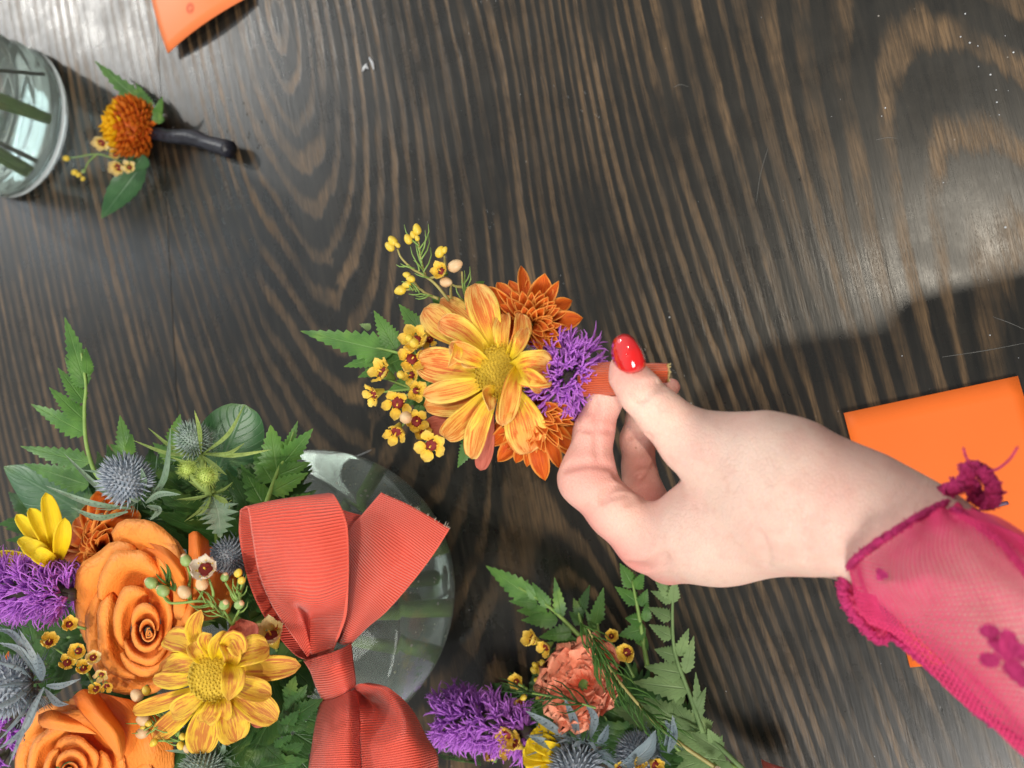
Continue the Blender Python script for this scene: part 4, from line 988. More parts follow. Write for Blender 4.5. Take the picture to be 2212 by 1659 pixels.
# unseen panel added under the ceiling lamp to cast the shade line at right
shade_px = [(1580, 790), (1655, 738), (1850, 712), (1935, 700), (1960, 640), (2212, 578), (2500, 500), (2600, 1900), (1300, 1950), (1330, 1300), (1470, 950)]
top_ = [(lambda p: p + (DOWN - p) * (.95 / DOWN[2]))(W(x, y, 0)) for x, y in shade_px]; n_ = len(top_)
Va = top_ + [p + np.array([0, 0, .02]) for p in top_]
Fa = [tuple(range(n_)), tuple(range(2 * n_ - 1, n_ - 1, -1))] + [(i, i + n_, (i + 1) % n_ + n_, (i + 1) % n_) for i in range(n_)]
o = mesh('light_blocker', (Va, Fa), plain('light_blocker_grey', (.45, .44, .42), None, 20), None, smooth=False); o['kind'] = 'structure'

o = mesh('loose_fibre', tube([W(738, 990, .0004), W(770, 985, .0012), W(802, 972, .0004)], [.0003, .0002], 4, 10), MATS['pale_chip'])
o['label'] = 'thin pale fibre lying on the table beside the rim of the bowl vase'; o['category'] = 'fibre'
# ---------------------------------------------------------------- the bow
bow = thing('ribbon_bow', 'large coral red grosgrain bow tied at the neck of the bowl vase', 'bow', P(Z5, 600, 1200, .150))
def ribbon(rows, ribs, name, nu=60, nv=24, mat='ribbon', th=.00045):
    rows3 = [[P(Z5, x, y, h_) for x, y, h_ in r] for r in rows]
    g = surf(rows3, nu, nv); g[2][:, 1] *= ribs * 1.3
    o = mesh(name, g, M[mat], bow); solid(o, th); return o
ribbon([[(175, 432, .1755), (300, 402, .1765), (440, 375, .177), (595, 352, .1755)], [(172, 560, .171), (320, 540, .166), (480, 520, .166), (650, 470, .170)], [(212, 760, .166), (340, 740, .160), (500, 720, .159), (660, 680, .166)],
        [(290, 940, .162), (400, 930, .156), (520, 920, .156), (650, 880, .162)], [(420, 1105, .158), (480, 1100, .154), (540, 1090, .153), (620, 1050, .158)], [(505, 1150, .158), (530, 1140, .156), (560, 1130, .156), (620, 1100, .158)]], 60, 'loop_back')
ribbon([[(178, 430, .1755), (300, 402, .1775), (440, 376, .1785), (600, 353, .1765)], [(212, 424, .1795), (330, 400, .181), (480, 380, .182), (630, 372, .1795)], [(232, 545, .1800), (360, 540, .186), (520, 520, .187), (682, 490, .181)], [(262, 720, .176), (400, 700, .185), (550, 690, .185), (693, 660, .178)],
        [(310, 850, .172), (420, 850, .180), (540, 870, .178), (690, 820, .174)], [(375, 960, .167), (450, 905, .173), (515, 930, .158), (680, 930, .170)], [(440, 1050, .162), (480, 985, .163), (512, 1010, .157), (655, 1010, .166)], [(495, 1130, .160), (512, 1120, .159), (530, 1115, .161), (625, 1085, .162)]], 56, 'loop', 90, 40)
ribbon([[(846, 350, .165), (960, 400, .167), (1070, 460, .167), (1172, 522, .164)], [(760, 450, .163), (870, 500, .167), (980, 570, .168), (1090, 650, .164)], [(692, 540, .160), (790, 640, .167), (880, 720, .168), (990, 780, .162)],
        [(675, 720, .158), (730, 800, .166), (800, 850, .166), (870, 915, .159)], [(665, 900, .157), (700, 930, .163), (740, 960, .163), (780, 990, .158)], [(640, 1060, .156), (660, 1070, .160), (680, 1070, .160), (705, 1065, .157)]], 52, 'tail', 80, 30)
ribbon([[(660, 432, .160), (700, 445, .160), (760, 460, .159)], [(680, 560, .157), (720, 560, .157), (760, 540, .156)], [(670, 700, .154), (720, 700, .154), (760, 690, .153)]], 18, 'tail', 20, 10)
ribbon([[(478, 1148, .158), (560, 1125, .166), (640, 1100, .167), (703, 1065, .158)], [(510, 1200, .162), (580, 1190, .1705), (650, 1165, .1715), (712, 1150, .163)], [(535, 1270, .162), (600, 1265, .170), (670, 1245, .171), (722, 1220, .163)], [(575, 1352, .157), (630, 1330, .164), (680, 1300, .166), (726, 1270, .158)]], 16, 'knot', 40, 24)
ribbon([[(560, 1340, .158), (620, 1330, .165), (690, 1295, .166), (722, 1282, .158)], [(538, 1430, .162), (610, 1420, .171), (690, 1400, .173), (740, 1400, .164)], [(520, 1540, .166), (600, 1530, .176), (690, 1520, .177), (745, 1530, .167)], [(500, 1680, .170), (590, 1680, .180), (690, 1680, .181), (748, 1680, .171)], [(490, 1850, .172), (590, 1850, .182), (690, 1850, .182), (750, 1850, .172)]], 44, 'loop', 60, 24)
ribbon([[(715, 1268, .158), (735, 1262, .162), (760, 1258, .162), (790, 1256, .158)], [(728, 1320, .159), (790, 1330, .150), (850, 1300, .160), (885, 1280, .160)], [(738, 1400, .163), (830, 1400, .158), (930, 1390, .168), (990, 1380, .160)], [(745, 1540, .167), (850, 1530, .174), (970, 1500, .173), (1060, 1510, .160)],
        [(748, 1680, .169), (870, 1660, .177), (1010, 1640, .174), (1116, 1612, .160)], [(750, 1820, .171), (870, 1800, .178), (1010, 1780, .176), (1100, 1760, .162)]], 46, 'loop', 70, 30)
fz = [tube([P(Z5, 855 + (x := rnd.uniform(0, 310)), 356 + x * .53, .166), P(Z5, 858 + x + rnd.uniform(-8, 14), 350 + x * .53 - rnd.uniform(-4, 18), .168)], [.00010, .00005], 4, 3) for k in range(26)]
mesh('frayed_edge', join(fz), M['budwhite'], bow, kind='stuff')

# ---------------------------------------------------------------- flowers of the big bouquet
def T(name, label, cat, Z, x, y, h_, group=None): return thing(name, label, cat, P(Z, x, y, h_), group)
r1 = T('rose', 'large open orange rose in the middle of the big bouquet', 'rose', Z4, 800, 800, .17)
rose(r1, Z4(868, 880), (*Z4(800, 735), 345 * .3717, 500 * .3717), None, (.186, .178), seed=3)
r2_ = T('rose', 'orange rose cut by the bottom edge, below the first rose', 'rose', Z4, 400, 1700, .17)
rose(r2_, Z4(400, 1680), (*Z4(480, 1640), 385 * .3717, 400 * .3717), None, (.190, .176), seed=9, rot=1)
def rp(par, rows, seed=0):
    g = surf([[P(Z4, x, y, h_) for x, y, h_ in r] for r in rows], 22, 16); solid(mesh('petal', g, M['rose'], par), .0006)
rp(r1, [[(860, 350, .186), (900, 385, .190), (850, 380, .186)], [(960, 380, .190), (985, 450, .195), (930, 440, .190)], [(1060, 480, .190), (1060, 560, .196), (990, 540, .190)], [(1095, 620, .186), (1070, 660, .192), (1010, 640, .186)], [(1100, 760, .180), (1060, 800, .184), (1010, 780, .178)]])
rp(r1, [[(1100, 300, .176), (1140, 285, .182), (1210, 340, .176)], [(1100, 420, .182), (1150, 440, .190), (1215, 430, .180)], [(1100, 600, .184), (1140, 620, .190), (1190, 600, .180)], [(1040, 780, .180), (1090, 800, .188), (1160, 780, .180)], [(1000, 870, .174), (1040, 880, .180), (1110, 880, .174)]])
rp(r1, [[(1060, 560, .170), (1200, 380, .170), (1330, 420, .160)], [(1120, 700, .168), (1260, 560, .170), (1380, 600, .158)], [(1120, 800, .160), (1200, 800, .164), (1330, 760, .155)]])
rp(r2_, [[(425, 1245, .180), (480, 1205, .184), (560, 1215, .178)], [(470, 1330, .184), (560, 1330, .194), (640, 1330, .182)], [(560, 1430, .184), (650, 1440, .196), (715, 1440, .184)], [(640, 1530, .182), (690, 1560, .190), (725, 1540, .184)], [(700, 1615, .178), (705, 1612, .180), (712, 1605, .178)]])
rp(r2_, [[(540, 1215, .176), (700, 1250, .176), (900, 1300, .168)], [(640, 1380, .176), (800, 1400, .178), (960, 1420, .168)], [(700, 1560, .176), (860, 1580, .176), (1010, 1540, .165)], [(760, 1700, .17), (880, 1700, .17), (1010, 1680, .162)]])
rp(r2_, [[(225, 1350, .182), (300, 1325, .186), (380, 1350, .182)], [(225, 1390, .186), (320, 1385, .194), (470, 1400, .188)], [(250, 1420, .182), (360, 1440, .190), (560, 1460, .184)]])

d2 = T('daisy', 'yellow daisy streaked with brown, against the knot of the red bow', 'daisy', Z4, 1255, 1110, .19)
D2 = M['daisy2']; h = .186
for i, (Z, b, m_, t_, wd, a, bb, cc, kw) in enumerate([
    (Z5, (60, 1190), (260, 1190), (465, 1172), 115, -.004, -.004, -.010, {}), (Z5, (90, 1250), (220, 1340), (352, 1432), 140, -.003, .000, -.006, {}),
    (Z5, (90, 1230), (210, 1280), (325, 1310), 110, -.001, .004, .000, dict(cup=.6)), (Z5, (80, 1160), (210, 1110), (315, 1085), 140, 0, .006, .000, dict(cup=.4, roll=.3)),
    (Z5, (70, 1130), (140, 1050), (180, 1120), 90, .004, .012, .008, dict(cup=.5)), (Z5, (60, 1150), (80, 1070), (135, 1020), 110, 0, .008, .006, dict(cup=.6, roll=-.3)),
    (Z5, (130, 1160), (140, 1240), (120, 1340), 110, .006, .014, .010, dict(cup=.5, kind='point')),
    (Z4, (1200, 1020), (1130, 870), (1170, 740), 95, 0, .006, .010, dict(cup=.6)), (Z4, (1180, 1030), (1080, 930), (955, 900), 140, -.001, .004, -.002, dict(ruf=.08)),
    (Z4, (1190, 1060), (1060, 1060), (935, 1095), 150, -.002, .002, -.004, dict(ruf=.1, cup=.2)), (Z4, (1200, 1060), (1150, 990), (1120, 930), 90, .002, .008, .008, dict(cup=.7)),
    (Z4, (1195, 1120), (1040, 1150), (888, 1140), 95, 0, .004, .000, {}), (Z4, (1200, 1180), (1000, 1260), (772, 1330), 100, -.002, .002, -.003, dict(cup=.6)),
    (Z4, (1215, 1200), (1110, 1280), (1000, 1345), 125, .001, .006, .003, dict(cup=.6)), (Z4, (1210, 1230), (1040, 1360), (888, 1485), 125, -.006, -.005, -.009, {}),
    (Z4, (1240, 1230), (1190, 1400), (1165, 1575), 185, -.002, .000, -.006, {}), (Z4, (1255, 1235), (1230, 1320), (1190, 1390), 120, .002, .007, .004, dict(cup=.6)),
    (Z4, (1300, 1220), (1340, 1370), (1372, 1505), 185, -.002, .001, -.004, {}), (Z4, (1290, 1230), (1300, 1310), (1290, 1370), 100, .002, .006, .003, dict(cup=.6)),
    (Z4, (1320, 1090), (1350, 1000), (1300, 900), 100, .002, .010, .006, dict(cup=.7)), (Z4, (1230, 1020), (1200, 920), (1230, 880), 90, .002, .009, .010, dict(cup=.7))]):
    kw = dict(dict(cup=.35, seed=i, roll=rnd.uniform(-.15, .15)), **kw); pet(Z, d2, D2, b, m_, t_, wd, h + a, h + bb, h + cc, **kw)
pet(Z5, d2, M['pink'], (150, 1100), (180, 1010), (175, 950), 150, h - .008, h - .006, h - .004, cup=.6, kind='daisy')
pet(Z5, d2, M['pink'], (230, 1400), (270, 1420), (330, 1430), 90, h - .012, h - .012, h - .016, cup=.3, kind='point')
dz = P(Z4, 1255, 1115, h + .004); zt = toward(dz); xt = unit(np.cross(zt, (.2, .9, .1))); yt = np.cross(zt, xt)
g = [ball(dz - zt * .003, .0105, zt, .45, 9, 18)]
for k in range(200):
    f = (k + .5) / 200; a = k * 2.39996; r_ = .0106 * math.sqrt(f); p = dz + (xt * math.cos(a) + yt * math.sin(a)) * r_ + zt * (.0016 - .0034 * f)
    g.append(tube([p, p + zt * (.0010 + .0016 * (f > .7))], [.00042, .00024], 5, 2))
mesh('disc', join(g), M['disc'], d2)

y1 = T('yellow_mum', 'bright yellow mum at the left of the big bouquet, upright petals', 'mum', Z4, 300, 420, .17)
for i, (t_, wd, a) in enumerate([((265, 58), 95, .000), ((172, 148), 90, .002), ((95, 185), 80, .0), ((377, 205), 90, .004), ((110, 325), 80, .004), ((140, 350), 100, .006), ((-20, 420), 90, .0), ((-10, 465), 60, -.004), ((190, 515), 70, .0), ((200, 400), 90, .006)]):
    b = (335, 485); pet(Z4, y1, M['yellow'], b, ((b[0] + t_[0]) / 2 + (14 if i < 3 else 0), (b[1] + t_[1]) / 2), t_, wd, .168, .174 + a, .176 + a, cup=.6, kind='daisy', seed=i, roll=rnd.uniform(-.3, .3))
mesh('calyx', ball(P(Z4, 340, 490, .166), .0045, (0, 0, 1)), M['stem'], y1)
m1_ = T('rust_mum', 'rust orange mum tucked behind the upper left of the open rose', 'mum', Z4, 560, 350, .16)
rustmum(Z4, m1_, (600, 380), [(590, 30, 110), (500, 130, 100), (380, 280, 90), (372, 340, 90), (360, 435, 90), (430, 500, 90), (740, 90, 130), (660, 90, 110), (440, 210, 90), (430, 400, 90), (480, 320, 90), (540, 200, 100), (800, 160, 130), (560, 560, 110)], .160, (24, 130, 300, 190), 16, 90)
m3 = T('rust_mum', 'rust orange mum petals showing at the left edge below the blue thistle', 'mum', Z4, 20, 1400, .15)
rustmum(Z4, m3, (-20, 1360), [(60, 1330, 80), (75, 1380, 80), (30, 1420, 90), (140, 1350, 70), (10, 1290, 80), (50, 980, 60), (20, 1450, 90)], .150, (6, -60, 60, 90), 18, 70)

l1 = T('liatris', 'violet liatris spike across the left edge, beside the yellow mum', 'liatris', Z4, 200, 620, .17)
liatris(l1, [P(Z4, -120, 600, .182), P(Z4, 60, 610, .181), P(Z4, 250, 625, .178), P(Z4, 440, 655, .172)], [.013, .013, .011, .006], 60, .0125, seed=2, dens=8, thick=.00042)
l2 = T('liatris', 'small dark liatris tip at the lower left edge, beside the lower rose', 'liatris', Z4, 60, 1500, .15)
liatris(l2, [P(Z4, 110, 1330, .158), P(Z4, 50, 1450, .156), P(Z4, -10, 1600, .152)], [.008, .009], 22, .009, seed=3)

def th(label, Z, x, y, h_, ax, rpx, nb, Lpx, hm, bm, seed, **kw):
    p = P(Z, x, y, h_); s_ = {id(Z3): .57262, id(Z4): .67751, id(Z6): .67812}[id(Z)] / 1.82278
    t = thing('sea_holly', label, 'thistle', p); thistle(t, p, unit(ax), rpx * s_ * upp(p), nb, Lpx * s_ * upp(p), M[hm], M[bm], seed=seed, **kw); return t
th('blue sea holly with long green spiny bracts, above the open rose', Z3, 960, 1400, .180, (-.15, .75, .55), 145, 6, 260, 'headblue', 'sea', 1, wd=.10, elev=12)
t = th('green sea holly nearest the glass rim, at the top of the big bouquet', Z3, 1380, 1105, .172, (-.1, .80, .5), 105, 6, 220, 'headgreen', 'sea', 2, wd=.10, elev=8)
ta = bpy.data.objects['sea_holly']
bracts(ta, Z3, [[(960, 1400), (840, 1270), (565, 1222)], [(930, 1430), (700, 1360), (440, 1110)], [(900, 1490), (620, 1450), (308, 1330)], [(880, 1510), (680, 1550), (485, 1480)], [(965, 1400), (990, 1300), (972, 1205)], [(1000, 1450), (1100, 1390), (1245, 1392)], [(1020, 1440), (1130, 1270), (1175, 930)], [(1010, 1470), (1090, 1500), (1030, 1570)]], 42, M['sea'], .180, .57262)
bracts(t, Z3, [[(1382, 1110), (1372, 950), (1336, 810)], [(1400, 1110), (1570, 980), (1682, 772)], [(1370, 1112), (1200, 1075), (1018, 934)], [(1370, 1120), (1150, 1105), (912, 1018)], [(1400, 1115), (1620, 1120), (1872, 1082)], [(1400, 1110), (1560, 1110), (1682, 1038)], [(1380, 1120), (1470, 1190), (1560, 1260)], [(1380, 1120), (1250, 1000), (1175, 930)], [(1390, 1120), (1320, 1180), (1160, 1130)]], 30, M['sealime'], .176, .57262)
t2 = th('sea holly stem with two small lime green buds over a spiny collar', Z3, 1455, 1390, .178, (-.1, .5, .8), 20, 8, 250, 'headlime', 'sealime', 3, wd=.14, elev=5, spikes=10)
for x, y, r_ in ((1290, 1215, 44), (1420, 1262, 52)):
    p = P(Z3, x, y, .186); u_ = .57262 / 1.82278 * upp(p); sg = [ball(p, r_ * u_, toward(p), 1)]
    for k in range(90):
        a = k * 2.39996; z_ = 1 - 1.6 * (k + .5) / 90; q_ = math.sqrt(1 - z_ * z_); zt = toward(p); xt = unit(np.cross(zt, (.2, .9, .1))); yt = np.cross(zt, xt)
        d = xt * math.cos(a) * q_ + yt * math.sin(a) * q_ + zt * z_; sg.append(tube([p + d * r_ * u_ * .9, p + d * r_ * u_ * rnd.uniform(1.5, 2.1)], [r_ * u_ * .06, r_ * u_ * .01], 4, 3))
    hd = mesh('thistle_head', join(sg), M['headlime'], t2)
    mesh('flower_stalk', tube([P(Z3, 1450, 1390, .179), P(Z3, (x + 1450) / 2 - 20, (y + 1400) / 2, .184), p], [.0011, .0009], 6), M['sealime'], t2)
mesh('flower_stalk', tube([P(Z3, 1450, 1390, .179), P(Z3, 1405, 1240, .178), P(Z3, 1385, 1110, .174)], [.0022, .0016], 7), M['sealime'], t2)
lf = petal([P(Z3, 1455, 1400, .178), P(Z3, 1500, 1520, .180), P(Z3, 1515, 1690, .176)], .012, 'point', .3, nu=40, nv=5, ser=1.1, nser=9, vein=.3)
mesh('bract', lf, M['sea'], t2)
th('blue sea holly at the left edge, its silvery bracts over the lower rose', Z4, 205, 1160, .186, (-.72, -.05, .6), 150, 13, 330, 'headblue', 'seablue', 4, wd=.11, elev=10)
bracts(bpy.data.objects['sea_holly.003'], Z4, [[(235, 1150), (200, 1020), (110, 850)], [(245, 1150), (245, 1080), (215, 985)], [(255, 1190), (170, 1350), (45, 1660)], [(270, 1180), (350, 1180), (470, 1140)], [(230, 1140), (120, 980), (-10, 930)], [(240, 1140), (90, 900), (-20, 850)], [(260, 1200), (330, 1280), (400, 1290)], [(240, 1200), (150, 1420), (-20, 1560)]], 36, M['seablue'], .190, .67751)
th('blue green sea holly at the bottom edge, under the streaked daisy', Z4, 1260, 1620, .172, (-.1, -.1, 1), 105, 12, 260, 'headgreen', 'sea', 6, wd=.13, elev=5)
th('dark sea holly tucked between the open rose and the red bow', Z4, 1400, 430, .160, (0, .3, 1), 90, 8, 150, 'headblue', 'seablue', 8, wd=.11, elev=5)

# wax flower sprigs
def buds(par, Z, L, h_, src):
    for x, y, r_, m_ in L:
        p = P(Z, x, y, h_); s_ = {id(Z4): .67751, id(Z6): .67812, id(Z5): .82831, id(Z7): .54241}[id(Z)] / 1.82278
        ax = unit(p - P(Z, *src, h_ - .004)); bud(par, p, r_ * s_ * upp(p), M[m_], ax, sx=1.2)
        if m_ == 'budgreen': mesh('bud_tip', ball(p + ax * r_ * s_ * upp(p) * .75, r_ * s_ * upp(p) * .62, ax, .8, 6, 8), M['budpink'], par)
w1 = T('wax_flower_sprig', 'sprig of round green and white wax flower buds over the edge of the open rose', 'sprig', Z4, 1200, 700, .19)
sg = sprig(Z4, w1, [[(1355, 825), (1240, 710), (1150, 690), (990, 700), (940, 640)], [(990, 700), (900, 610)], [(1215, 715), (1240, 650), (1215, 560)], [(1150, 690), (1175, 640), (1180, 600)], [(1110, 685), (1075, 650)], [(1100, 600), (1105, 540), (1090, 490)], [(1355, 825), (1305, 750)], [(1355, 820), (1390, 740)], [(1370, 680), (1310, 580)], [(1385, 690), (1405, 590)], [(1370, 690), (1390, 550)], [(1110, 690), (1100, 600)]], .190, .0006, M['stem'])
buds(sg, Z4, [(1080, 450, 32, 'budgreen'), (878, 582, 34, 'budgreen'), (945, 628, 34, 'budgreen'), (1173, 585, 36, 'budpink'), (1070, 635, 36, 'budpink'), (1307, 548, 24, 'budgreen'), (1385, 525, 24, 'bud'), (1405, 568, 22, 'bud'), (1305, 708, 30, 'budgreen'), (1392, 708, 28, 'budgreen')], .197, (1250, 800))
p = P(Z4, 1195, 505, .199); waxflower(sg, p, .0085, unit(toward(p) + np.array([0, .4, 0])), M['budwhite'], seed=4, closed=1.8)
needles(sg, [P(Z4, 1020, 640, .192), P(Z4, 960, 560, .194)], 8, .008, M['fern'], r=.0006); needles(sg, [P(Z4, 1340, 800, .191), P(Z4, 1180, 690, .193)], 12, .008, M['stem']); needles(sg, [P(Z4, 1380, 780, .191), P(Z4, 1400, 620, .193)], 10, .008, M['stem'])
w2 = T('wax_flower_sprig', 'sprig of open yellow wax flowers between the blue thistle and the roses', 'sprig', Z4, 480, 1020, .18)
sg = sprig(Z4, w2, [[(560, 1200), (480, 1080), (300, 950)], [(520, 1130), (460, 980)], [(500, 850), (380, 820)], [(560, 1130), (600, 1120)]], .176, .0006, M['stem'])
for k, (x, y, r_, m_) in enumerate([(285, 930, 75, 'waxp'), (458, 978, 72, 'waxp'), (540, 1018, 62, 'waxpale'), (485, 1082, 66, 'waxp'), (390, 1050, 66, 'waxp'), (590, 1115, 50, 'waxpale'), (400, 825, 60, 'waxp'), (620, 1180, 48, 'waxp'), (560, 1200, 55, 'waxp')]):
    p = P(Z4, x, y, .186); waxflower(sg, p, r_ * .3717 * upp(p), unit(toward(p) + np.array([rnd.uniform(-.6, .6), rnd.uniform(-.6, .6), 0])), M[m_], seed=k + 40, closed=.8)
w3 = T('wax_flower_sprig', 'sprig of small yellow wax buds just left of the streaked daisy', 'sprig', Z4, 900, 1440, .17)
sg = sprig(Z4, w3, [[(1080, 1540), (1000, 1420), (860, 1400)], [(1000, 1420), (830, 1450)], [(1050, 1500), (900, 1500)], [(860, 1180), (780, 1240)], [(1100, 1580), (1050, 1500)]], .176, .0006, M['stem'])
buds(sg, Z4, [(830, 1378, 34, 'budpink'), (826, 1455, 34, 'budpink'), (892, 1512, 22, 'bud'), (862, 1400, 18, 'bud'), (830, 1425, 16, 'bud'), (850, 1208, 24, 'bud'), (795, 1235, 34, 'budpink'), (1050, 1530, 22, 'bud'), (1062, 1478, 20, 'bud'), (1090, 1548, 24, 'budpink')], .182, (1000, 1400))
needles(sg, [P(Z4, 1000, 1400, .178), P(Z4, 860, 1400, .18)], 12, .010, M['stem']); needles(sg, [P(Z4, 1100, 1580, .176), P(Z4, 1000, 1440, .178)], 10, .010, M['stem'])
w4 = T('wax_flower_sprig', 'pale wax flower at the left of the knot of the bow', 'sprig', Z5, 320, 1030, .168)
p = P(Z5, 325, 1035, .168); sg = sprig(Z5, w4, [[(350, 1100), (325, 1040)]], .160, .0006, M['stem']); waxflower(sg, p, .0095, unit(toward(p) + np.array([0, .6, 0])), M['waxpale'], seed=66, closed=1.2)

# foliage of the big bouquet
def lv(par, Z, L, mat, h0, nser=11, ser=.45, kind='fern'):
    s_ = {id(Z3): .57262, id(Z4): .67751, id(Z6): .67812, id(Z5): .82831, id(Z7): .54241}[id(Z)] / 1.82278
    for q in L:
        b, t_, wd = q[:3]; hh = q[3] if len(q) > 3 else 0
        bb = P(Z, *b, h0 + hh); tt_ = P(Z, *t_, h0 + hh + rnd.uniform(-.002, .004)); leaflet(bb, tt_, wd * s_ * upp(bb), mat, par, nser=nser, nu=nser * 4 + 1, ser=ser, bend=rnd.uniform(.02, .1), kind=kind, roll=rnd.uniform(-.25, .25))
f1 = T('fern_frond', 'tall bright green fern frond standing out at the upper left of the big bouquet', 'fern', Z3, 600, 1100, .165)
st_ = mesh('stalk', tube([P(Z3, x, y, .165) for x, y in ((700, 1300), (640, 1210), (590, 1020), (580, 800), (590, 640), (560, 420))], [.0012, .0006], 6), M['stem'], f1)
lv(f1, Z3, [((615, 1175), (140, 1060), 165), ((585, 975), (212, 770), 165), ((580, 880), (337, 655), 140), ((582, 760), (398, 520), 130), ((590, 650), (445, 450), 130), ((585, 640), (445, 172), 165), ((610, 1330), (165, 1180), 190, -.006), ((600, 560), (590, 380), 90)], M['fern'], .165, 10)
f2 = T('broad_leaf', 'broad smooth green leaf at the far left behind the yellow mum', 'leaf', Z3, 300, 1350, .15)
lv(f2, Z3, [((640, 1560), (25, 1200), 380)], M['broad'], .152, 6, 0, 'leaf')
f3 = T('broad_leaf', 'rounded dark green leaf behind the upper right thistle', 'leaf', Z3, 1600, 1000, .15)
lv(f3, Z3, [((1470, 1290), (1690, 775), 440)], M['broad'], .154, 6, 0, 'round')
f4 = T('fern_frond', 'glossy green fern frond hanging over the glass bowl rim', 'fern', Z5, 360, 220, .155)
mesh('stalk', tube([P(Z5, x, y, .158) for x, y in ((290, 430), (350, 260), (385, 190), (430, 60))], [.0012, .0005], 6), M['stem'], f4)
lv(f4, Z5, [((350, 250), (320, 28), 165), ((395, 160), (450, 8), 60), ((375, 215), (522, 45), 110), ((350, 270), (512, 205), 100), ((320, 350), (500, 255), 110), ((330, 300), (240, 150), 130), ((300, 430), (180, 215), 130, -.004), ((330, 440), (290, 310), 90, -.004), ((340, 460), (510, 350), 110, -.006)], M['fern'], .158, 8)
f5 = T('fern_frond', 'dark green fern leaves between the red bow and the streaked daisy', 'fern', Z5, 430, 1400, .155)
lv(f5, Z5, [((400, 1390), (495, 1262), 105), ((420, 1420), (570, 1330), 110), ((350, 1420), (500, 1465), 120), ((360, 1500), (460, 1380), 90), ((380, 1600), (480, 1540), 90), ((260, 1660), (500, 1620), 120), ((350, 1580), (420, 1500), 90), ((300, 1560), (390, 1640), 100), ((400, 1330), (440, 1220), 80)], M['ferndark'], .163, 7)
f6 = T('fern_frond', 'short dark fern tip standing between the two thistles', 'fern', Z3, 860, 1000, .15)
lv(f6, Z3, [((870, 1110), (825, 848), 130), ((850, 1110), (755, 1045), 80), ((890, 1120), (910, 980), 80), ((1180, 1060), (1240, 838), 120), ((1200, 1150), (1050, 1035), 110), ((1150, 1250), (1260, 1050), 150)], M['fern'], .150, 8)
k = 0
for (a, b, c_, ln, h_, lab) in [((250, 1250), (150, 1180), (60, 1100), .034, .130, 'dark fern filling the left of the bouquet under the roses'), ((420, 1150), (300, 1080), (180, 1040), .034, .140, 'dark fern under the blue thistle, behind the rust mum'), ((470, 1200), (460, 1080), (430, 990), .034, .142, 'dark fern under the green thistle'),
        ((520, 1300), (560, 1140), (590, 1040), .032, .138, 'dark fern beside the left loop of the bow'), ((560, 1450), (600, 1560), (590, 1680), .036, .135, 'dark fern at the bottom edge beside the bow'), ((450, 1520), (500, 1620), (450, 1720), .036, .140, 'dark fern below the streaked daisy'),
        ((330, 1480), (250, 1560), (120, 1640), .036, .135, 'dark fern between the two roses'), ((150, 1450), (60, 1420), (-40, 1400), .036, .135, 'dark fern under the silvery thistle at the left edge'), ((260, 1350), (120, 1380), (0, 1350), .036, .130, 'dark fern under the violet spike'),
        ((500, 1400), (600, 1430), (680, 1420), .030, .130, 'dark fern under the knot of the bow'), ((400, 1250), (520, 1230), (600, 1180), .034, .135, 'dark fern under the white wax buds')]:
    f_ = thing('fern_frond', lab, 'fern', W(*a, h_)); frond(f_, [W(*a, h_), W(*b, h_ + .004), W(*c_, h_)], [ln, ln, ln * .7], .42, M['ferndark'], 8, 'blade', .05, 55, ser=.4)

# ---------------------------------------------------------------- the small flower lying in the upper left
bt = T('boutonniere', 'small orange pompon boutonniere with a black wrapped stem, lying beside the ribbed vase', 'boutonniere', Z7, 950, 950, .01)
pc_ = P(Z7, 960, 930, .018); ax = unit((-.55, .02, .75))
xp = unit(np.cross(ax, (.2, .9, .1))); yp = np.cross(ax, xp); rr = random.Random(31)
for k in range(230):                            # small quilled petals all over the ball
    z_ = 1 - 1.75 * (k + .5) / 230; q_ = math.sqrt(max(0, 1 - z_ * z_)); a = k * 2.39996; d = xp * math.cos(a) * q_ + yp * math.sin(a) * q_ * 1.2 + ax * z_
    b = pc_ + d * .0135; L = .0075 * rr.uniform(.8, 1.2); u = unit(d + (ax * -.5 + xp * rr.uniform(-.5, .5) + yp * rr.uniform(-.5, .5)) * .5)
    mesh('petal', petal([b, b + u * L * .6, b + unit(u + ax * .5) * L], .0048 * rr.uniform(.8, 1.2), 'mum', .8, ax - d * .3, nu=5, nv=4, roll=rr.uniform(-.6, .6)), M['pomy'] if z_ > .62 + .1 * rr.uniform(-1, 1) else M['pom'], bt)
mesh('heart', ball(pc_, .0145, ax, 1.0, 8, 12), M['pom'], bt)
mesh('wrapped_stem', tube([P(Z7, 1100, 965, .012), P(Z7, 1250, 990, .010), P(Z7, 1400, 1000, .009), P(Z7, 1530, 1045, .008), P(Z7, 1670, 1085, .009)], [.0045, .0050, .0058, .0052, .0062], 10, 24, bump=.05), M['blackwrap'], bt)
lv(bt, Z7, [((1080, 800), (685, 440), 150), ((1060, 800), (910, 590), 120), ((1090, 800), (985, 600), 100), ((1130, 860), (1180, 700), 80), ((1150, 900), (1140, 760), 90)], M['fern'], .014, 9, .5)
lv(bt, Z7, [((1040, 1180), (735, 1585), 190)], M['broad'], .010, 8, .1, 'leaf'); lv(bt, Z7, [((1040, 1120), (960, 1250), 150)], M['broad'], .014, 8, .1, 'leaf')
sg = sprig(Z7, bt, [[(900, 1180), (720, 1120), (560, 1140), (470, 1150)], [(700, 1120), (640, 1180), (610, 1250)], [(900, 1150), (750, 1080)]], .014, .0006, M['stem'])
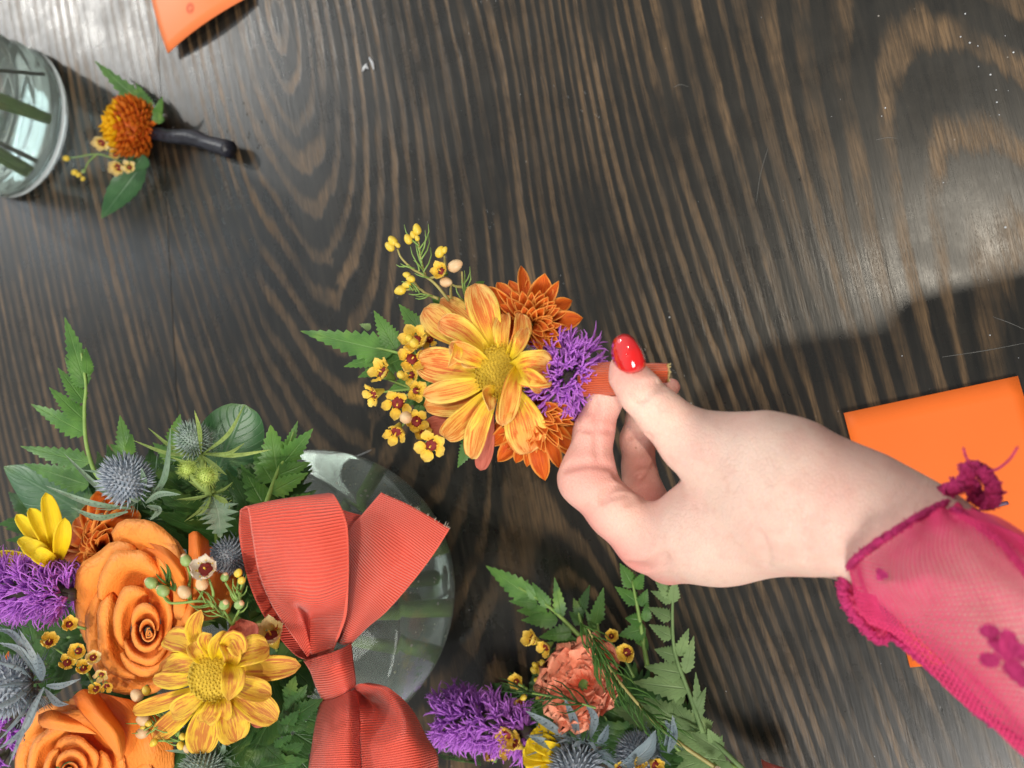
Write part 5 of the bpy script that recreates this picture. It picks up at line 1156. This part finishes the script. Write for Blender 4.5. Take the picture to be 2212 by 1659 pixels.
for k, (x, y, r_) in enumerate([(740, 1035, 75), (840, 1120, 60), (860, 1215, 80), (940, 1215, 60)]):
    p = P(Z7, x, y, .022); waxflower(sg, p, r_ * .2976 * upp(p), unit(toward(p) + np.array([-.3, rnd.uniform(-.4, .4), 0])), M['waxpale'], seed=k + 80, closed=.6)
buds(sg, Z7, [(540, 1252, 22, 'bud'), (570, 1270, 18, 'bud'), (602, 1298, 16, 'bud'), (480, 1150, 22, 'bud'), (605, 1245, 14, 'budgreen')], .018, (700, 1150))

# ---------------------------------------------------------------- the bouquet lying at the bottom
bq = T('lying_bouquet', 'loose bouquet lying on the table at the bottom, coral carnation among ferns', 'bouquet', Z6, 1200, 900, .02)
def fr2(pts, L, mat, h_, nser=8, ser=.4, part='fern_frond'):
    o = mesh(part, tube([P(Z6, x, y, h_) for x, y in pts], [.0013, .0006], 6), M['stem'] if mat != 'fernpale' else M['fernpale'], bq)
    lv(o, Z6, L, M[mat], h_, nser, ser); return o
fr2([(1060, 580), (850, 370), (640, 230)], [((720, 300), (462, 115), 150), ((760, 330), (595, 320), 90), ((820, 390), (640, 375), 100), ((880, 430), (665, 430), 110), ((830, 360), (730, 210), 80), ((900, 420), (860, 180), 85), ((960, 500), (770, 530), 120), ((1010, 560), (850, 600), 100), ((760, 310), (680, 200), 80)], 'fern', .030)
fr2([(1060, 560), (1010, 430), (990, 320)], [((1000, 400), (1065, 225), 80), ((1020, 450), (945, 380), 80), ((1010, 420), (970, 300), 70)], 'ferndark', .028)
fr2([(1130, 600), (1110, 450)], [((1095, 460), (1145, 240), 95), ((1100, 500), (1040, 370), 60)], 'fern', .03)
fr2([(1400, 700), (1350, 400), (1310, 200)], [((1320, 240), (1240, 100), 110), ((1330, 250), (1380, 150), 80), ((1345, 330), (1210, 235), 100), ((1360, 350), (1400, 250), 80), ((1370, 430), (1270, 420), 100), ((1390, 480), (1230, 520), 130), ((1400, 540), (1330, 560), 130), ((1390, 440), (1400, 320), 70)], 'fern', .036)
fr2([(1720, 1080), (1640, 850), (1560, 620), (1545, 420), (1550, 250)], [((1550, 300), (1440, 190), 90), ((1548, 320), (1418, 260), 80), ((1540, 420), (1405, 355), 95), ((1545, 530), (1408, 455), 100), ((1550, 330), (1560, 180), 80), ((1570, 640), (1440, 600), 110), ((1580, 640), (1640, 478), 85), ((1600, 740), (1380, 700), 130), ((1620, 740), (1670, 520), 85), ((1640, 830), (1312, 790), 160), ((1620, 880), (1500, 860), 110), ((1700, 1020), (1680, 730), 80), ((1690, 960), (1740, 820), 60)], 'fernpale', .050)
fr2([(1960, 1300), (1720, 1080), (1500, 960), (1300, 900)], [((1450, 1000), (1200, 950), 190), ((1560, 1010), (1380, 880), 150), ((1660, 1060), (1540, 900), 140), ((1760, 1080), (1690, 980), 110), ((1740, 1160), (1560, 1070), 150), ((1840, 1200), (1650, 1080), 160), ((1860, 1250), (1560, 1200), 150), ((1900, 1290), (1700, 1330), 140), ((1720, 1250), (1560, 1300), 120), ((1800, 1160), (1750, 1060), 90)], 'fernpale', .042)
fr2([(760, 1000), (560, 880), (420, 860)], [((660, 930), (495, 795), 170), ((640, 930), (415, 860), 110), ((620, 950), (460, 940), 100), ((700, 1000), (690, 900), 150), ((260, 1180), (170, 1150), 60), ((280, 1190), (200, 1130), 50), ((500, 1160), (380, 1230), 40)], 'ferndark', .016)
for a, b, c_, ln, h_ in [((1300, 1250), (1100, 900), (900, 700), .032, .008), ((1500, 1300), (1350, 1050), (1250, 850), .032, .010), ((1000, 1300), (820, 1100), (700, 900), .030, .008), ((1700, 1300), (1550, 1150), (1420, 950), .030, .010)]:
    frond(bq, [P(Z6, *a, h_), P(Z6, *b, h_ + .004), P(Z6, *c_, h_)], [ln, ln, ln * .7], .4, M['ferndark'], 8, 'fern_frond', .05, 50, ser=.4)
# straw-coloured twig with needles
tw_ = [P(Z6, 1055, 480, .060), P(Z6, 1200, 740, .062), P(Z6, 1500, 1075, .060), P(Z6, 1800, 1290, .050)]
tg = mesh('needle_twig', tube(tw_, [.0005, .0011], 6, 40), M['stempale'], bq)
needles(tg, tw_[:3], 70, .016, M['fern'], r=.00045)
needles(tg, [P(Z6, 1000, 430, .058), P(Z6, 1100, 560, .060)], 16, .014, M['fern'], r=.0004)
tg2 = mesh('needle_twig', tube([P(Z6, 1100, 940, .066), P(Z6, 900, 885, .064), P(Z6, 640, 840, .058)], [.0005, .0004], 6, 20), M['stem'], bq)
needles(tg2, [P(Z6, 1100, 940, .066), P(Z6, 900, 885, .064), P(Z6, 640, 840, .058)], 22, .016, M['ferndark'], r=.0005)
needles(tg2, [P(Z6, 450, 1290, .012), P(Z6, 350, 1220, .012), P(Z6, 200, 1150, .012)], 26, .015, M['ferndark'], r=.0004)
# carnation
cc_ = P(Z6, 1030, 810, .045); cn = mesh('carnation', ball(cc_ - np.array([0, 0, .012]), .010, (0, 0, 1)), M['stem'], bq)
rr = random.Random(21)
for k in range(64):
    f = (k + .5) / 64; a = k * 2.39996; L = .0192 * (.45 + .55 * f) * rr.uniform(.85, 1.12); e = R(64 - 50 * f + rr.uniform(-14, 14))
    ax_ = unit(toward(cc_) + np.array([-.3, .1, 0])); x_ = unit(np.cross(ax_, (.2, .95, .1))); y_ = np.cross(ax_, x_); d = x_ * math.cos(a) + y_ * math.sin(a) * 1.12
    u = d * math.cos(e) + ax_ * math.sin(e) * .8; b = cc_ + d * .003
    g = petal([b, b + u * L * .6, b + u * L + d * L * .1], L * .85, 'wide', .2, ax_ - d * .15, nu=11, nv=15, ruf=.15, seed=k, roll=rr.uniform(-.5, .5))
    Vp = g[0].copy()
    for j in range(15): Vp[10 * 15 + j] += u * L * .10 * ((j % 2) * 2 - 1)
    mesh('petal', (Vp, g[1], g[2]), M['carn'], cn)
for k, (x, y) in enumerate([(1170, 560), (1210, 590), (1150, 610)]):
    b = P(Z6, 1150, 650, .04); t_ = P(Z6, x, y, .046); mesh('petal', petal([b, (b + t_) / 2, t_], .013, 'wide', .4, nu=9, nv=9, ruf=.1, seed=k), M['carn'], cn)
# purple spike, yellow mum, thistles, wax flowers
l3 = mesh('stalk', tube([P(Z6, 800, 1080, .02), P(Z6, 700, 1070, .024)], .002, 6), M['stem'], bq)
liatris(l3, [P(Z6, 250, 995, .034), P(Z6, 350, 1010, .035), P(Z6, 520, 1040, .035), P(Z6, 730, 1090, .034)], [.013, .016, .014, .008], 66, .0128, seed=8, dens=8, thick=.00055)
ym = mesh('yellow_mum', ball(P(Z6, 900, 1220, .035), .006, (0, 0, 1)), M['stem'], bq)
for i, (t_, wd, a) in enumerate([((770, 1030), 110, .006), ((720, 1090), 120, .004), ((690, 1170), 120, .006), ((675, 1230), 120, .004), ((700, 1300), 120, .002), ((850, 1050), 110, .0), ((760, 1130), 110, .010), ((800, 1180), 110, .012)]):
    b = (905, 1210); pet(Z6, ym, M['yellow'], b, ((b[0] + t_[0]) / 2 - 8, (b[1] + t_[1]) / 2 - 4), t_, wd, .038, .048 + a, .048 + a, cup=.6, kind='daisy', seed=i + 50, roll=rnd.uniform(-.2, .2))
bracts(bq, Z6, [[(960, 1130), (820, 1030), (690, 955)], [(1000, 1120), (970, 1000), (915, 880)], [(1070, 1110), (1090, 1000), (1040, 915)], [(1110, 1150), (1150, 1100), (1172, 1035)], [(900, 1200), (800, 1140), (710, 1105)], [(1520, 1200), (1550, 1100), (1545, 980)], [(1500, 1160), (1540, 1080), (1500, 1010)]], 48, M['seablue'], .058, .67812)
def th2(x, y, h_, ax, rpx, nb, Lpx, hm, bm, seed, **kw):
    p = P(Z6, x, y, h_); s_ = .67812 / 1.82278; o = mesh('sea_holly', ball(p, .003, (0, 0, 1)), M[bm], bq)
    thistle(o, p, unit(ax), rpx * s_ * upp(p), nb, Lpx * s_ * upp(p), M[hm], M[bm], seed=seed, **kw)
th2(1020, 1190, .050, (.0, -.50, .8), 140, 13, 360, 'headblue', 'seablue', 12, wd=.12, elev=12)
th2(1440, 1170, .045, (-.75, -.2, .6), 105, 10, 220, 'headblue', 'seablue', 14, wd=.11, elev=10)
mesh('bract', petal([P(Z6, 1240, 1290, .06), P(Z6, 1390, 1190, .062), P(Z6, 1448, 1068, .064)], .0075, 'point', .4, nu=14), M['seablue'], bq)
sg = sprig(Z6, bq, [[(930, 720), (850, 660), (780, 600)], [(1320, 760), (1280, 680), (1250, 640)], [(820, 800), (780, 730)], [(700, 830), (650, 800)], [(700, 1150), (600, 1090)]], .036, .0007, M['stem'])
for k, (x, y, r_, hh) in enumerate([(735, 545, 75, .044), (815, 585, 65, .044), (640, 790, 65, .034), (785, 690, 55, .038), (770, 820, 60, .034), (1285, 615, 75, .052), (1190, 525, 60, .048), (590, 1090, 80, .046), (640, 1150, 75, .046), (500, 1220, 70, .040), (560, 1170, 70, .044), (1345, 1255, 60, .060), (1440, 1268, 70, .060), (1240, 1290, 50, .06), (665, 900, 50, .03), (1800, 1285, 40, .05)]):
    p = P(Z6, x, y, hh); waxflower(sg, p, r_ * .372 * upp(p), unit(toward(p) + np.array([rnd.uniform(-.7, .7), rnd.uniform(-.7, .7), 0])), M['waxp' if k != 15 else 'budwhite'], seed=k + 100, closed=.7)
buds(sg, Z6, [(790, 680, 20, 'bud'), (740, 720, 20, 'bud'), (760, 780, 18, 'bud'), (785, 835, 20, 'bud'), (770, 880, 18, 'bud'), (745, 690, 16, 'bud'), (1105, 640, 18, 'bud'), (680, 880, 18, 'bud')], .042, (850, 800))
# stalks gathered to the right
for k in range(7):
    mesh('stalk', tube([P(Z6, 1500 + 40 * k, 1060 + 30 * k, .03), P(Z6, 1900 + 15 * k, 1285 + 6 * k, .030 - .002 * k), P(Z6, 2200, 1400 + 6 * k, .02)], [.0013, .0018], 7), M['stem'], bq)
rw = surf([[P(Z6, 2060, 1238, .022), P(Z6, 2110, 1262, .026), P(Z6, 2180, 1285, .024), P(Z6, 2260, 1300, .02)], [P(Z6, 2075, 1300, .024), P(Z6, 2120, 1330, .030), P(Z6, 2190, 1350, .028), P(Z6, 2260, 1370, .02)], [P(Z6, 2080, 1400, .02), P(Z6, 2130, 1420, .026), P(Z6, 2190, 1440, .024), P(Z6, 2260, 1460, .02)]], 10, 16)
rw[2][:, 1] *= 20; solid(mesh('ribbon', rw, M['ribbon'], bq), .0006)
GR = {'rose': 'orange roses of the big bouquet', 'fern_frond': 'fern fronds of the big bouquet', 'sea_holly': 'sea hollies of the big bouquet', 'wax_flower_sprig': 'wax flower sprigs of the big bouquet', 'rust_mum': 'rust mums of the big bouquet', 'liatris': 'liatris spikes of the big bouquet', 'broad_leaf': 'broad leaves of the big bouquet', 'paper_card': 'orange cards on the table'}
for o in bpy.data.objects:
    if 'category' in o and o.parent is None and o.name.split('.')[0] in GR: o['group'] = GR[o.name.split('.')[0]]
print('built in %.1f s, tris %d' % (time.time() - T0, sum(len(o.data.polygons) * 2 for o in bpy.data.objects if o.type == 'MESH')), len(bpy.data.objects))
